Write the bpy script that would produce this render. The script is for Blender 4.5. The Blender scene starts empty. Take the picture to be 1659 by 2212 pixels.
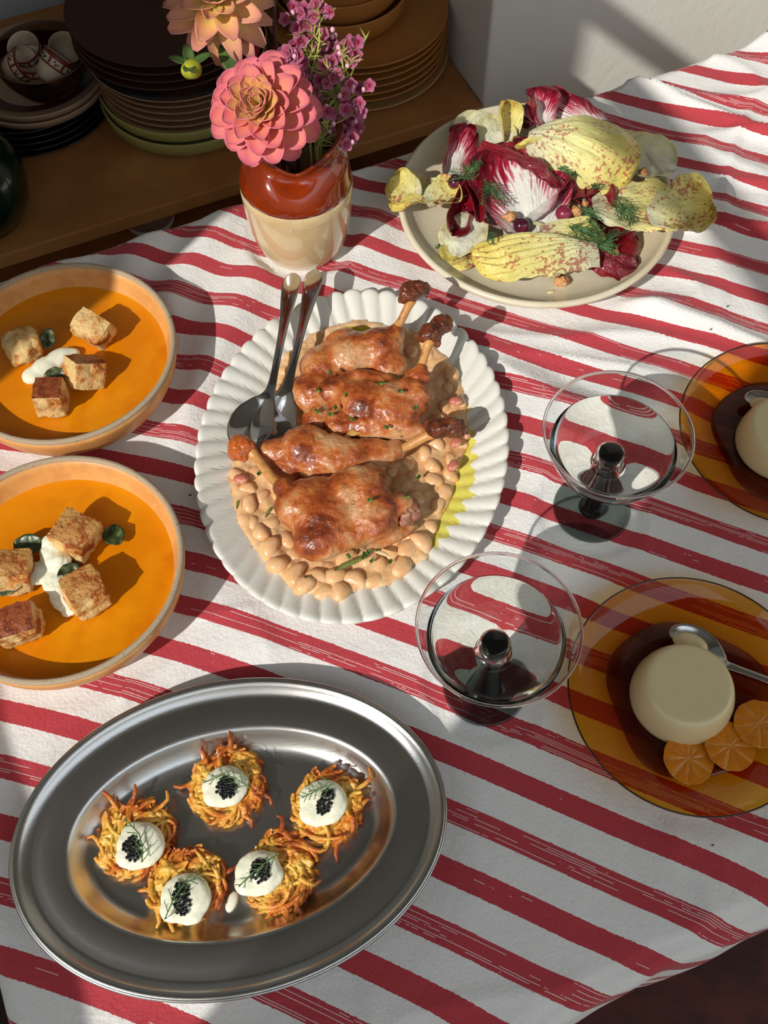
import bpy, bmesh, math, random
import numpy as np
from mathutils import Vector, Matrix, noise as mn

# ------------------------------------------------------------------ camera, light, exposure
Z0 = 0.75                       # height of the cloth on the table top above the floor
CAMH = 0.70                     # camera above the cloth
FPX = 2258.0                    # focal length in pixels for a 1659 x 2212 frame
PITCH, ROLL = math.radians(61.1), math.radians(-0.25)
sc = bpy.context.scene
COL = sc.collection
_f = np.array([0, math.cos(PITCH), -math.sin(PITCH)])
_r0 = np.array([1.0, 0, 0]); _u0 = np.cross(_r0, _f)
_r = math.cos(ROLL)*_r0 + math.sin(ROLL)*_u0
_u = -math.sin(ROLL)*_r0 + math.cos(ROLL)*_u0
cam = bpy.data.cameras.new('camera'); cam_o = bpy.data.objects.new('camera', cam); COL.objects.link(cam_o)
cam.sensor_fit = 'VERTICAL'; cam.sensor_height = 24; cam.lens = 24*FPX/2212
cam.clip_start = 0.02; cam.clip_end = 60
cam_o.matrix_world = Matrix(((_r[0], _u[0], -_f[0], 0), (_r[1], _u[1], -_f[1], 0), (_r[2], _u[2], -_f[2], Z0+CAMH), (0, 0, 0, 1)))
sc.camera = cam_o
sc.view_settings.view_transform = 'Standard'; sc.view_settings.look = 'None'
sc.view_settings.exposure = 0.0; sc.view_settings.gamma = 1.0
sc.view_settings.use_curve_mapping = False
world = bpy.data.worlds.new('world'); sc.world = world; world.use_nodes = True
bg = world.node_tree.nodes['Background']; bg.inputs[0].default_value = (0.80, 0.89, 1.0, 1); bg.inputs[1].default_value = 1.35
SUN_AZ, SUN_EL = math.radians(49.3), math.radians(38.2)      # where the light travels to, and its elevation
sun = bpy.data.lights.new('sun', 'SUN'); sun.energy = 3.95; sun.angle = math.radians(0.53); sun.color = (1.0, 0.94, 0.88)
sun_o = bpy.data.objects.new('sun', sun); COL.objects.link(sun_o)
_sd = Vector((math.cos(SUN_EL)*math.cos(SUN_AZ), math.cos(SUN_EL)*math.sin(SUN_AZ), -math.sin(SUN_EL)))
sun_o.rotation_euler = _sd.to_track_quat('-Z', 'Y').to_euler(); sun_o.location = (-3, -3, 4)

# ------------------------------------------------------------------ frames
RA = math.radians(23.5)         # the room and the table are turned by this against the camera
def R2(u, n): return (u*math.cos(RA)-n*math.sin(RA), u*math.sin(RA)+n*math.cos(RA))
def at(px, py, h=0.0):
    """point of the place, h above the cloth, that the photograph shows at (px, py)"""
    d = _f*FPX + _r*(px-829.5) - _u*(py-1106)
    t = (CAMH-h)/-d[2]
    return Vector((d[0]*t, d[1]*t, h))
def scale_at(px, py, h=0.0):
    p = at(px, py, h); return FPX/float(np.dot(_f, np.array([p.x, p.y, h-CAMH])))

def lin(c):
    c = c/255.0
    return c/12.92 if c <= 0.04045 else ((c+0.055)/1.055)**2.4
def rgb(r, g, b): return (lin(r), lin(g), lin(b), 1.0)

# ------------------------------------------------------------------ materials
MATS = {}
def nodes_of(name):
    m = bpy.data.materials.new(name); m.use_nodes = True
    nt = m.node_tree; b = nt.nodes['Principled BSDF']
    return m, nt, b
def tex_noise(nt, scale, detail=3, rough=0.55, coord='Object', vec=None, dist=0.0):
    n = nt.nodes.new('ShaderNodeTexNoise'); n.inputs['Scale'].default_value = scale
    n.inputs['Detail'].default_value = detail; n.inputs['Roughness'].default_value = rough; n.inputs['Distortion'].default_value = dist
    if vec is None:
        tc = nt.nodes.new('ShaderNodeTexCoord'); vec = tc.outputs[coord]
    nt.links.new(vec, n.inputs['Vector']); return n
def ramp(nt, fac, stops):
    r = nt.nodes.new('ShaderNodeValToRGB'); e = r.color_ramp.elements
    e[0].position, e[0].color = stops[0]; e[1].position, e[1].color = stops[-1]
    for p, c in stops[1:-1]:
        x = e.new(p); x.color = c
    nt.links.new(fac, r.inputs[0]); return r.outputs[0]
def mixc(nt, fac, a, b, mode='MIX'):
    m = nt.nodes.new('ShaderNodeMix'); m.data_type = 'RGBA'; m.blend_type = mode
    for s, v in ((m.inputs[0], fac), (m.inputs[6], a), (m.inputs[7], b)):
        if hasattr(v, 'links') or isinstance(v, bpy.types.NodeSocket): nt.links.new(v, s)
        else: s.default_value = v
    return m.outputs[2]
def math_(nt, op, a, b=None, c=None):
    m = nt.nodes.new('ShaderNodeMath'); m.operation = op
    for i, v in enumerate((a, b, c)):
        if v is None: continue
        if isinstance(v, bpy.types.NodeSocket): nt.links.new(v, m.inputs[i])
        else: m.inputs[i].default_value = v
    return m.outputs[0]
def add_bump(nt, b, height, dist=0.001, strength=1.0):
    bp = nt.nodes.new('ShaderNodeBump'); bp.inputs['Distance'].default_value = dist; bp.inputs['Strength'].default_value = strength
    nt.links.new(height, bp.inputs['Height']); nt.links.new(bp.outputs[0], b.inputs['Normal'])
def mat(name, base, rough=0.5, var=(), bump=None, metal=0.0, sss=0.0, ssc=None, trans=0.0, ior=1.45, coat=0.0, spec=0.5, sheen=0.0, aniso=0.0):
    """var: (colour, scale, low, high) noise layers over the base; bump: (scale, distance)"""
    if name in MATS: return MATS[name]
    m, nt, b = nodes_of(name)
    b.inputs['Base Color'].default_value = base
    b.inputs['Roughness'].default_value = rough; b.inputs['Metallic'].default_value = metal
    b.inputs['IOR'].default_value = ior; b.inputs['Transmission Weight'].default_value = trans
    b.inputs['Specular IOR Level'].default_value = spec
    b.inputs['Coat Weight'].default_value = coat; b.inputs['Coat Roughness'].default_value = 0.05
    b.inputs['Sheen Weight'].default_value = sheen; b.inputs['Anisotropic'].default_value = aniso
    if sss:
        b.inputs['Subsurface Weight'].default_value = sss
        b.inputs['Subsurface Radius'].default_value = ssc or (1, 0.6, 0.3)
        b.inputs['Subsurface Scale'].default_value = 0.003
    col = None
    for c, s, lo, hi in var:
        n = tex_noise(nt, s)
        f = nt.nodes.new('ShaderNodeMapRange'); f.inputs['From Min'].default_value = lo; f.inputs['From Max'].default_value = hi
        nt.links.new(n.outputs[0], f.inputs['Value'])
        col = mixc(nt, f.outputs[0], base if col is None else col, c)
    if col is not None: nt.links.new(col, b.inputs['Base Color'])
    if bump:
        n = tex_noise(nt, bump[0], 4)
        add_bump(nt, b, n.outputs[0], bump[1])
    MATS[name] = m; return m
def thin_glass(name, tint, rough=0.0, refl=0.06):
    """thin sheet of coloured glass: tinted pass-through plus surface reflection"""
    m = bpy.data.materials.new(name); m.use_nodes = True; nt = m.node_tree; nt.nodes.clear()
    o = nt.nodes.new('ShaderNodeOutputMaterial'); mx = nt.nodes.new('ShaderNodeMixShader')
    t = nt.nodes.new('ShaderNodeBsdfTransparent'); t.inputs[0].default_value = tint
    g = nt.nodes.new('ShaderNodeBsdfGlossy'); g.inputs['Roughness'].default_value = rough
    fr = nt.nodes.new('ShaderNodeFresnel'); fr.inputs[0].default_value = 1.5
    ge = nt.nodes.new('ShaderNodeNewGeometry'); iv = nt.nodes.new('ShaderNodeMath'); iv.operation = 'SUBTRACT'; iv.inputs[0].default_value = 1.0
    ml = nt.nodes.new('ShaderNodeMath'); ml.operation = 'MULTIPLY'
    nt.links.new(ge.outputs['Backfacing'], iv.inputs[1]); nt.links.new(fr.outputs[0], ml.inputs[0]); nt.links.new(iv.outputs[0], ml.inputs[1])
    nt.links.new(ml.outputs[0], mx.inputs[0]); nt.links.new(t.outputs[0], mx.inputs[1]); nt.links.new(g.outputs[0], mx.inputs[2])
    nt.links.new(mx.outputs[0], o.inputs[0]); return m

# ------------------------------------------------------------------ objects
def tag(o, label=None, cat=None, group=None, kind=None):
    if label: o['label'] = label
    if cat: o['category'] = cat
    if group: o['group'] = group
    if kind: o['kind'] = kind
    return o
def empty(name, loc, rz=0.0, label=None, cat=None, group=None):
    o = bpy.data.objects.new(name, None); COL.objects.link(o); o.empty_display_size = 0.02
    o.location = (loc[0], loc[1], loc[2]); o.rotation_euler = (0, 0, rz)
    return tag(o, label, cat, group)
class MB:
    """collects geometry for ONE mesh object"""
    def __init__(s): s.v = []; s.f = []; s.uv = None; s.n = 0; s.mi = []
    def add(s, v, f, mi=0):
        v = np.asarray(v, float).reshape(-1, 3); o = s.n
        s.v.append(v); s.n += len(v); s.f += [tuple(i+o for i in q) for q in f]; s.mi += [mi]*len(f)
        return s
    def build(s, name, mats, parent=None, loc=None, smooth=True, uvs=None):
        me = bpy.data.meshes.new(name)
        V = np.concatenate(s.v) if s.v else np.zeros((0, 3))
        me.from_pydata(V.tolist(), [], s.f)
        if not isinstance(mats, (list, tuple)): mats = [mats]
        for m in mats: me.materials.append(m)
        if len(mats) > 1: me.polygons.foreach_set('material_index', s.mi)
        if smooth: me.polygons.foreach_set('use_smooth', [True]*len(me.polygons))
        if uvs is not None:
            l = me.uv_layers.new(name='UVMap'); idx = np.zeros(len(me.loops), int); me.loops.foreach_get('vertex_index', idx)
            l.data.foreach_set('uv', np.asarray(uvs)[idx].ravel())
        me.update()
        o = bpy.data.objects.new(name, me); COL.objects.link(o)
        if parent is not None: o.parent = parent
        if loc is not None: o.location = loc
        return o
def grid_faces(nu, nv, cu=False, cv=False, flip=False):
    F = []
    for i in range(nu if cu else nu-1):
        for j in range(nv if cv else nv-1):
            a, b, c, d = i*nv+j, ((i+1) % nu)*nv+j, ((i+1) % nu)*nv+(j+1) % nv, i*nv+(j+1) % nv
            F.append((a, d, c, b) if flip else (a, b, c, d))
    return F
def lathe(prof, seg=64, flute=None, ab=(1, 1)):
    """rings of (r, z) turned about z; flute(angle, r, z, k) may change them"""
    V = []
    for i in range(seg):
        t = 2*math.pi*i/seg
        for k, (r, z) in enumerate(prof):
            if flute: rr, zz = flute(t, r, z, k)
            else: rr, zz = r, z
            V.append((rr*math.cos(t)*ab[0], rr*math.sin(t)*ab[1], zz))
    return V, grid_faces(seg, len(prof), cu=True)
def frame_along(P):
    P = [Vector(p) for p in P]; T = []
    for i in range(len(P)):
        a = P[max(i-1, 0)]; b = P[min(i+1, len(P)-1)]
        d = (b-a); T.append(d.normalized() if d.length > 1e-9 else Vector((0, 0, 1)))
    up = Vector((0, 0, 1)) if abs(T[0].z) < 0.9 else Vector((1, 0, 0))
    x = T[0].cross(up).normalized(); X = []
    for t in T:
        x = (x - t*x.dot(t)).normalized(); X.append((x.copy(), t.cross(x)))
    return P, X
def tube(P, R, seg=8, cap=True, flat=1.0):
    P, X = frame_along(P); V = []; n = len(P)
    if not hasattr(R, '__len__'): R = [R]*n
    for p, (x, y), r in zip(P, X, R):
        for k in range(seg):
            a = 2*math.pi*k/seg; V.append(p + x*(r*math.cos(a)) + y*(r*flat*math.sin(a)))
    F = [tuple(reversed(q)) for q in grid_faces(n, seg, cv=True)]
    if cap:
        V.append(P[0]); V.append(P[-1]); c0, c1 = n*seg, n*seg+1
        for k in range(seg):
            F.append((c0, k, (k+1) % seg)); F.append((c1, (n-1)*seg+(k+1) % seg, (n-1)*seg+k))
    return [tuple(v) for v in V], F
def box(c, s, rz=0.0):
    V = []
    for x in (-1, 1):
        for y in (-1, 1):
            for z in (-1, 1):
                X, Y = x*s[0]/2, y*s[1]/2
                V.append((c[0]+X*math.cos(rz)-Y*math.sin(rz), c[1]+X*math.sin(rz)+Y*math.cos(rz), c[2]+z*s[2]/2))
    return V, [(0, 1, 3, 2), (4, 6, 7, 5), (0, 4, 5, 1), (2, 3, 7, 6), (0, 2, 6, 4), (1, 5, 7, 3)]
_ico = {}
def ico(sub):
    if sub not in _ico:
        bm = bmesh.new(); bmesh.ops.create_icosphere(bm, subdivisions=sub, radius=1.0)
        _ico[sub] = ([v.co.copy() for v in bm.verts], [tuple(v.index for v in f.verts) for f in bm.faces]); bm.free()
    return _ico[sub]
def blob(c, r, rot=None, sub=3, amp=0.0, freq=60.0, seed=0.0, fn=None):
    """ellipsoid with a noisy skin"""
    V, F = ico(sub); out = []
    M = rot or Matrix.Identity(3); o = Vector((seed*3.1, seed*1.7, seed))
    for v in V:
        p = Vector((v.x*r[0], v.y*r[1], v.z*r[2]))
        if fn: p = fn(p, v)
        if amp: p = p*(1+0) + v*amp*mn.noise(p*freq+o)
        out.append(tuple(M @ p + Vector(c)))
    return out, F
def RZ(a): return Matrix.Rotation(a, 3, 'Z')
def RXYZ(x, y, z): return Matrix.Rotation(z, 3, 'Z') @ Matrix.Rotation(y, 3, 'Y') @ Matrix.Rotation(x, 3, 'X')
def fbm(p, s=1.0, o=3): return mn.fractal(Vector(p)*s, 0.6, 2.0, o)
def bevel(o, w, seg=2):
    m = o.modifiers.new('b', 'BEVEL'); m.width = w; m.segments = seg; m.limit_method = 'ANGLE'; return o
def solidify(o, t, off=-1.0):
    m = o.modifiers.new('s', 'SOLIDIFY'); m.thickness = t; m.offset = off; return o
def clay(name, blobs, voxel, m, parent=None, loc=None, smooth=6, amp=0.0, freq=80.0, uvs=None, drop=None):
    """several ellipsoids (centre, radii, rotation, seed) melted into one surface"""
    g = MB()
    for b in blobs: g.add(*blob(b[0], b[1], b[2] if len(b) > 2 else None, 3))
    o = g.build(name, m, parent, loc)
    r = o.modifiers.new('r', 'REMESH'); r.mode = 'VOXEL'; r.voxel_size = voxel; r.use_smooth_shade = True
    if smooth:
        s = o.modifiers.new('s', 'SMOOTH'); s.iterations = smooth; s.factor = 0.5
    dg = bpy.context.evaluated_depsgraph_get(); dg.update()
    ev = o.evaluated_get(dg); me = bpy.data.meshes.new_from_object(ev)
    old = o.data; o.modifiers.clear(); o.data = me; bpy.data.meshes.remove(old); me.name = name
    if not me.materials: me.materials.append(m)
    n = len(me.vertices); co = np.zeros(n*3); me.vertices.foreach_get('co', co); no = np.zeros(n*3); me.vertices.foreach_get('normal', no)
    co = co.reshape(-1, 3); no = no.reshape(-1, 3)
    if amp:
        d = np.array([fbm(c, freq, 4) for c in co]); co = co+no*(d*amp)[:, None]
    if drop: co = np.array([drop(c) for c in co])
    me.vertices.foreach_set('co', co.ravel())
    me.polygons.foreach_set('use_smooth', [True]*len(me.polygons)); me.update()
    return o
rnd = random.Random(7)

# ------------------------------------------------------------------ the room
U_WIN, N_WALL, U_COR, N_BACK, U_END = -0.65, 0.95, 0.552, 1.36, 2.6
CEIL = 2.45
m_wall = mat('wall_paint', rgb(240, 237, 226), 0.85, bump=(60, 0.0006))
m_grey = mat('alcove_paint', rgb(176, 182, 184), 0.85, bump=(60, 0.0005))
m_wood = mat('shelf_wood', rgb(192, 134, 78), 0.5, var=((rgb(168, 108, 58), 9, 0.4, 0.65),), bump=(120, 0.0003))
m_ceil = mat('ceiling_paint', rgb(150, 146, 138), 0.9)
m_floor = mat('floor_boards', rgb(58, 38, 26), 0.5, var=((rgb(38, 24, 16), 8, 0.4, 0.6),))
def rbox(name, u0, u1, n0, n1, z0, z1, m, parent=None, kind=None, bev=None):
    c = R2((u0+u1)/2, (n0+n1)/2); g = MB().add(*box((0, 0, 0), (u1-u0, n1-n0, z1-z0), RA))
    o = g.build(name, m, parent, None, smooth=False)
    o.location = Vector((c[0], c[1], (z0+z1)/2)) - (Vector(parent.location) if parent is not None else Vector())
    if kind: o['kind'] = kind
    if bev: bevel(o, bev)
    return o
fl = rbox('floor', -0.72, U_END, -2.2, 1.42, -0.03, 0.0, m_floor, kind='structure')
k = 0
for i in range(30):                       # floor boards
    u = -0.70+i*0.11
    if u+0.106 > U_END: break
    b = rbox('floor_board', u, u+0.106, -2.15, N_BACK, 0.0, 0.004, m_floor, fl)
rbox('ceiling', -0.72, U_END, -0.80, 1.42, CEIL, CEIL+0.04, m_ceil, kind='structure')
rbox('wall_back', U_COR, U_END, N_WALL, 1.42, 0, CEIL, m_wall, kind='structure', bev=0.004)
rbox('wall_alcove', -0.72, U_COR, N_BACK, 1.42, 0, CEIL, m_grey, kind='structure')
rbox('wall_front', -0.72, U_END, -2.26, -2.2, 0, CEIL, m_wall, kind='structure')
rbox('wall_right', U_END, U_END+0.06, -2.26, 1.42, 0, CEIL, m_wall, kind='structure')
# the window wall: the daylight comes in past its sill, jambs and rail
ZS, ZR0, ZR1, ZT = Z0+0.439, Z0+1.066, Z0+1.106, Z0+1.50
NL, NH = -0.223, 0.302
wl = empty('wall_left', (*R2(U_WIN-0.03, 0.3), 0)); wl['kind'] = 'structure'
rbox('wall_panel', U_WIN-0.06, U_WIN, -2.2, NL, 0, CEIL, m_wall, wl)
rbox('wall_panel', U_WIN-0.06, U_WIN, NH, 1.42, 0, CEIL, m_wall, wl)
rbox('wall_panel', U_WIN-0.06, U_WIN, NL, NH, 0, ZS, m_wall, wl)
rbox('wall_panel', U_WIN-0.06, U_WIN, NL, NH, ZT, CEIL, m_wall, wl)
m_frame = mat('window_paint', rgb(225, 222, 215), 0.5)
wi = empty('window_1', (*R2(U_WIN-0.03, 0.03), ZS)); wi['kind'] = 'structure'
rbox('sill', U_WIN-0.05, U_WIN+0.0, NL, NH, ZS-0.02, ZS, m_frame, wi)
rbox('transom_rail', U_WIN-0.036, U_WIN-0.026, NL, NH, ZR0, ZR1, m_frame, wi)
pane_m = thin_glass('window_glass', (0.97, 0.98, 0.98, 1))
rbox('pane', U_WIN-0.031, U_WIN-0.029, NL, NH, ZS, ZR0, pane_m, wi)
rbox('pane', U_WIN-0.031, U_WIN-0.029, NL, NH, ZR1, ZT, pane_m, wi)

# ------------------------------------------------------------------ shelf unit in the alcove
ZSH = -0.208
sh = empty('shelf_unit', (*R2(-0.05, 1.15), 0), 0, 'low warm brown wooden shelf unit built into the grey alcove behind the table', 'shelf')
rbox('shelf_board', -0.649, U_COR-0.002, 0.945, N_BACK-0.001, Z0+ZSH-0.02, Z0+ZSH, m_wood, sh, bev=0.002)
rbox('shelf_board', -0.649, U_COR-0.002, 0.975, N_BACK-0.001, Z0-0.62, Z0-0.60, m_wood, sh, bev=0.002)
rbox('shelf_board', -0.649, U_COR-0.002, 1.20, N_BACK-0.001, Z0+0.16, Z0+0.18, m_wood, sh, bev=0.002)
rbox('side_panel', -0.649, -0.63, 0.98, N_BACK-0.001, 0.004, Z0+ZSH-0.02, m_wood, sh)
rbox('side_panel', U_COR-0.022, U_COR-0.002, 0.98, N_BACK-0.001, 0.004, Z0+ZSH-0.02, m_wood, sh)
rbox('back_panel', -0.63, U_COR-0.022, N_BACK-0.012, N_BACK-0.001, 0.004, Z0+ZSH-0.02, m_wood, sh)

# ------------------------------------------------------------------ the table and its cloth
m_dark = mat('dark_table_wood', rgb(70, 36, 22), 0.45, var=((rgb(45, 22, 14), 12, 0.4, 0.6),))
TU0, TU1, TN0, TN1 = -0.187, 1.05, -0.003, 0.694
tb_ = empty('dining_table', (*R2(0.43, 0.345), 0), 0, 'dark wooden dining table mostly hidden under the striped cloth', 'table')
rbox('table_top', TU0+0.006, TU1-0.006, TN0+0.006, TN1-0.006, Z0-0.031, Z0-0.006, m_dark, tb_, bev=0.004)
for (a, b) in ((TU0+0.05, TN0+0.05), (TU0+0.05, TN1-0.10), (TU1-0.10, TN0+0.05), (TU1-0.10, TN1-0.10)):
    rbox('leg', a, a+0.05, b, b+0.05, 0.004, Z0-0.031, m_dark, tb_, bev=0.003)
rbox('apron', TU0+0.06, TU1-0.06, TN0+0.06, TN0+0.08, Z0-0.09, Z0-0.031, m_dark, tb_)
rbox('apron', TU0+0.06, TU1-0.06, TN1-0.08, TN1-0.06, Z0-0.09, Z0-0.031, m_dark, tb_)

FLAT = [(0.1358, 0.689, 0.112, 0.112, 0), (-0.2555, 0.5135, 0.083, 0.083, 0), (-0.2304, 0.3255, 0.083, 0.083, 0),
        (-0.0239, 0.4375, 0.112, 0.140, 0), (-0.0987, 0.1457, 0.140, 0.102, math.radians(9.9)),
        (0.1587, 0.3877, 0.036, 0.036, 0), (0.0699, 0.2466, 0.036, 0.036, 0), (0.2115, 0.2385, 0.08, 0.08, 0),
        (0.325, 0.415, 0.08, 0.08, 0), (-0.072, 0.665, 0.042, 0.042, 0)]
def flatness(x, y):
    w = 1.0
    for cx, cy, a, b, t in FLAT:
        dx, dy = x-cx, y-cy; X = dx*math.cos(t)+dy*math.sin(t); Y = -dx*math.sin(t)+dy*math.cos(t)
        d = math.hypot(X/a, Y/b)
        if d < 1.28: w = min(w, max(0.0, (d-1.0)/0.28))
    return w*w*(3-2*w)
def ridge(v, p=2.0): return (1-abs(v))**p
def cloth_h(x, y):
    w = flatness(x, y)
    if w <= 0: return 0.0
    u = x*math.cos(RA)+y*math.sin(RA); n = -x*math.sin(RA)+y*math.cos(RA)
    # folds run roughly along the line of sight at the back-left, and along the stripes near the middle
    left = max(0, min(1, (0.10-x)/0.2))*max(0, min(1, (y-0.42)/0.12))
    back = max(0, min(1, (y-0.36)/0.15))*max(0, min(1, (x-0.02)/0.12))
    h = 0.0
    h += left*0.0062*(0.5+0.5*math.sin((x*0.9-y*0.35)*2*math.pi/0.062+2.2*mn.noise(Vector((x*6, y*6, 2)))+1.1))
    s = 0.40*x+0.917*y           # across the stripes
    t = 0.917*x-0.40*y           # along them
    # long soft folds that run almost along the stripes behind the glasses
    f1 = ridge(mn.noise(Vector((t*2.0, s*8+t*1.5, 5.0))), 6); f2 = ridge(mn.noise(Vector((t*3.0+4, s*15-t*2, 11.0))), 8)
    h += back*(0.0135*max(0.0, f1-0.25)+0.0075*max(0.0, f2-0.3))
    # pressed creases
    c1 = ridge(mn.noise(Vector((x*4.0+y*1.2, y*2.0-x*1.1, 1.0))), 22); c2 = ridge(mn.noise(Vector((x*1.6-y*2.6, y*5+x*2, 21.0))), 26)
    h += (1-left)*0.0040*(max(0.0, c1-0.3)+0.8*max(0.0, c2-0.3))
    edge_w = math.exp(-max(0.0, n-TN0)/0.05)
    h += 0.005*edge_w*(0.5+0.5*mn.noise(Vector((u*16, n*10, 2.2))))
    h += 0.0034*(0.5+0.5*mn.noise(Vector((x*9, y*9, 3.3))))
    h += 0.0011*(0.5+0.5*mn.noise(Vector((x*34, y*18, 7.3))))
    if u > 0.66 and n > 0.55:    # the rumpled lump at the far right corner
        h += 0.018*math.exp(-((u-0.765)/0.035)**2)*min(1, (n-0.55)/0.12)
    return h*w
QC = (5.50274, -11.26087, -23.96946, -4.27566, 1.32298, -6.83282, 12.27911, -3.05405, -0.25263, 3.73507)
QL = (5.63092, -10.56285, -26.20461, -3.41238, 0.98337, -1.36064)
def stripe_k(x, y):
    xx, yy = min(max(x, -0.33), 0.42), min(max(y, 0.0), 1.02)
    q = QC; v = q[0]+q[1]*xx+q[2]*yy+q[3]*xx*xx+q[4]*xx*yy+q[5]*yy*yy+q[6]*xx**3+q[7]*xx*xx*yy+q[8]*xx*yy*yy+q[9]*yy**3
    return v-11.0*(x-xx)-26.5*(y-yy)+0.05*mn.noise(Vector((x*5, y*5, 8)))
DROP, RC = 0.16, 0.009
def edge(d):                      # d beyond the table edge -> (outward, down)
    if d <= 0: return 0.0, 0.0
    a = d/RC
    if a < math.pi/2: return RC*math.sin(a), -RC*(1-math.cos(a))
    return RC, -RC-(d-RC*math.pi/2)
def axis(lo, hi, step):
    c = int((hi-lo)/step)+1; a = list(np.linspace(lo, hi, c))
    fine = [0.002, 0.005, 0.009, 0.013, 0.018, 0.028, 0.045, 0.07, 0.10, 0.13, DROP]
    return [lo-f for f in reversed(fine)]+a+[hi+f for f in fine]
AU, AN = axis(TU0, TU1, 0.0032), axis(TN0, TN1, 0.0032)
V, UV = [], []
for u in AU:
    for n in AN:
        ou, zu = (0, 0)
        if u < TU0: o_, z_ = edge(TU0-u); uu, zu = TU0-o_, z_
        elif u > TU1: o_, z_ = edge(u-TU1); uu, zu = TU1+o_, z_
        else: uu = u
        if n < TN0: o_, zn = edge(TN0-n); nn = TN0-o_
        elif n > TN1: o_, zn = edge(n-TN1); nn = TN1+o_
        else: nn, zn = n, 0
        z = zu+zn
        if zn < -RC*0.8:           # the hanging sides wave in and out
            amp = min(1, (-zn)/0.05)
            wv = 0.008*amp*(mn.noise(Vector((u*13, 0.3, 4)))+0.35)
            nn += -wv if n < TN0 else wv
        if n <= TN0+0.03:
            nn -= (0.010*mn.noise(Vector((u*9, 1.3, 4)))+0.004*mn.noise(Vector((u*31, 4.3, 4))))*max(0, 1-(n-TN0)/0.03 if n > TN0 else 1)
        if zu < -RC*0.8:
            uu += (-1 if u < TU0 else 1)*0.008*min(1, (-zu)/0.05)*(mn.noise(Vector((n*12, 9.3, 4)))+0.35)
        x, y = R2(uu, nn)
        fx, fy = R2(u, n)
        if zu == 0 and zn == 0:
            z += cloth_h(x, y)*min(1, (n-TN0)/0.01+0.25 if n < TN0+0.0075 else 1)
        else: z += cloth_h(*R2(min(max(u, TU0), TU1), min(max(n, TN0), TN1)))*0.25
        V.append((x, y, Z0+z)); UV.append((fx*0.917-fy*0.40, stripe_k(fx, fy)))
m_cloth, nt, b = nodes_of('striped_cloth')
uvn = nt.nodes.new('ShaderNodeUVMap'); sep = nt.nodes.new('ShaderNodeSeparateXYZ'); nt.links.new(uvn.outputs[0], sep.inputs[0])
su, kk = sep.outputs[0], sep.outputs[1]
wob = tex_noise(nt, 420, 2); w2 = math_(nt, 'MULTIPLY', math_(nt, 'SUBTRACT', wob.outputs[0], 0.5), 0.04)
k2 = math_(nt, 'ADD', kk, w2)
rk = math_(nt, 'ROUND', k2); tt = math_(nt, 'SUBTRACT', k2, rk)
red = math_(nt, 'LESS_THAN', math_(nt, 'ABSOLUTE', tt), 0.212)
par = math_(nt, 'ABSOLUTE', math_(nt, 'MODULO', rk, 2.0))                   # 1 on the broken stripes
tk = math_(nt, 'MULTIPLY', math_(nt, 'SUBTRACT', kk, math_(nt, 'ROUND', kk)), 24.0)
tid = math_(nt, 'ROUND', tk); tf = math_(nt, 'ABSOLUTE', math_(nt, 'SUBTRACT', tk, tid))
cmb = nt.nodes.new('ShaderNodeCombineXYZ')
nt.links.new(math_(nt, 'MULTIPLY', su, 11.0), cmb.inputs[0]); nt.links.new(math_(nt, 'MULTIPLY', tid, 3.71), cmb.inputs[1]); nt.links.new(math_(nt, 'MULTIPLY', rk, 7.13), cmb.inputs[2])
dn = tex_noise(nt, 1.0, 6, 0.62, vec=cmb.outputs[0])
thr = math_(nt, 'ADD', math_(nt, 'MULTIPLY', par, -0.12), 0.65)
dash = math_(nt, 'MULTIPLY', math_(nt, 'GREATER_THAN', dn.outputs[0], thr), math_(nt, 'LESS_THAN', tf, 0.15))
# two threads run near both edges of a broken stripe
fac = math_(nt, 'MULTIPLY', red, math_(nt, 'SUBTRACT', 1.0, math_(nt, 'MULTIPLY', dash, 0.72)))
mott = tex_noise(nt, 900, 2)
redc = mixc(nt, mott.outputs[0], rgb(172, 50, 60), rgb(196, 80, 86))
whc = mixc(nt, tex_noise(nt, 500, 3).outputs[0], rgb(226, 222, 218), rgb(240, 238, 234))
nt.links.new(mixc(nt, fac, whc, redc), b.inputs['Base Color'])
b.inputs['Roughness'].default_value = 0.95; b.inputs['Specular IOR Level'].default_value = 0.15; b.inputs['Sheen Weight'].default_value = 0.15
hb = math_(nt, 'ADD', tex_noise(nt, 420, 3).outputs[0], math_(nt, 'MULTIPLY', tex_noise(nt, 90, 3).outputs[0], 1.6))
add_bump(nt, b, hb, 0.0006)
cl = MB().add(V, grid_faces(len(AU), len(AN))).build('tablecloth', m_cloth, uvs=UV)
me = cl.data
tag(cl, 'rumpled white cotton tablecloth with dark red woven stripes covering the table', 'tablecloth')

# bench beside the near edge of the table
m_lea = mat('brown_leather', rgb(92, 40, 24), 0.55, var=((rgb(62, 26, 16), 18, 0.4, 0.62), (rgb(120, 62, 36), 7, 0.62, 0.8)), bump=(180, 0.0004))
be = empty('bench', (*R2(0.44, -0.20), 0), 0, 'dark reddish-brown leather bench in the lower right corner beside the table', 'bench')
rbox('seat', -0.02, 0.90, -0.46, 0.12, 0.40, 0.47, m_lea, be, bev=0.02)
for a in (0.02, 0.81):
    for c in (-0.42, 0.04): rbox('leg', a, a+0.05, c, c+0.05, 0.004, 0.40, m_dark, be)

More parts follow.
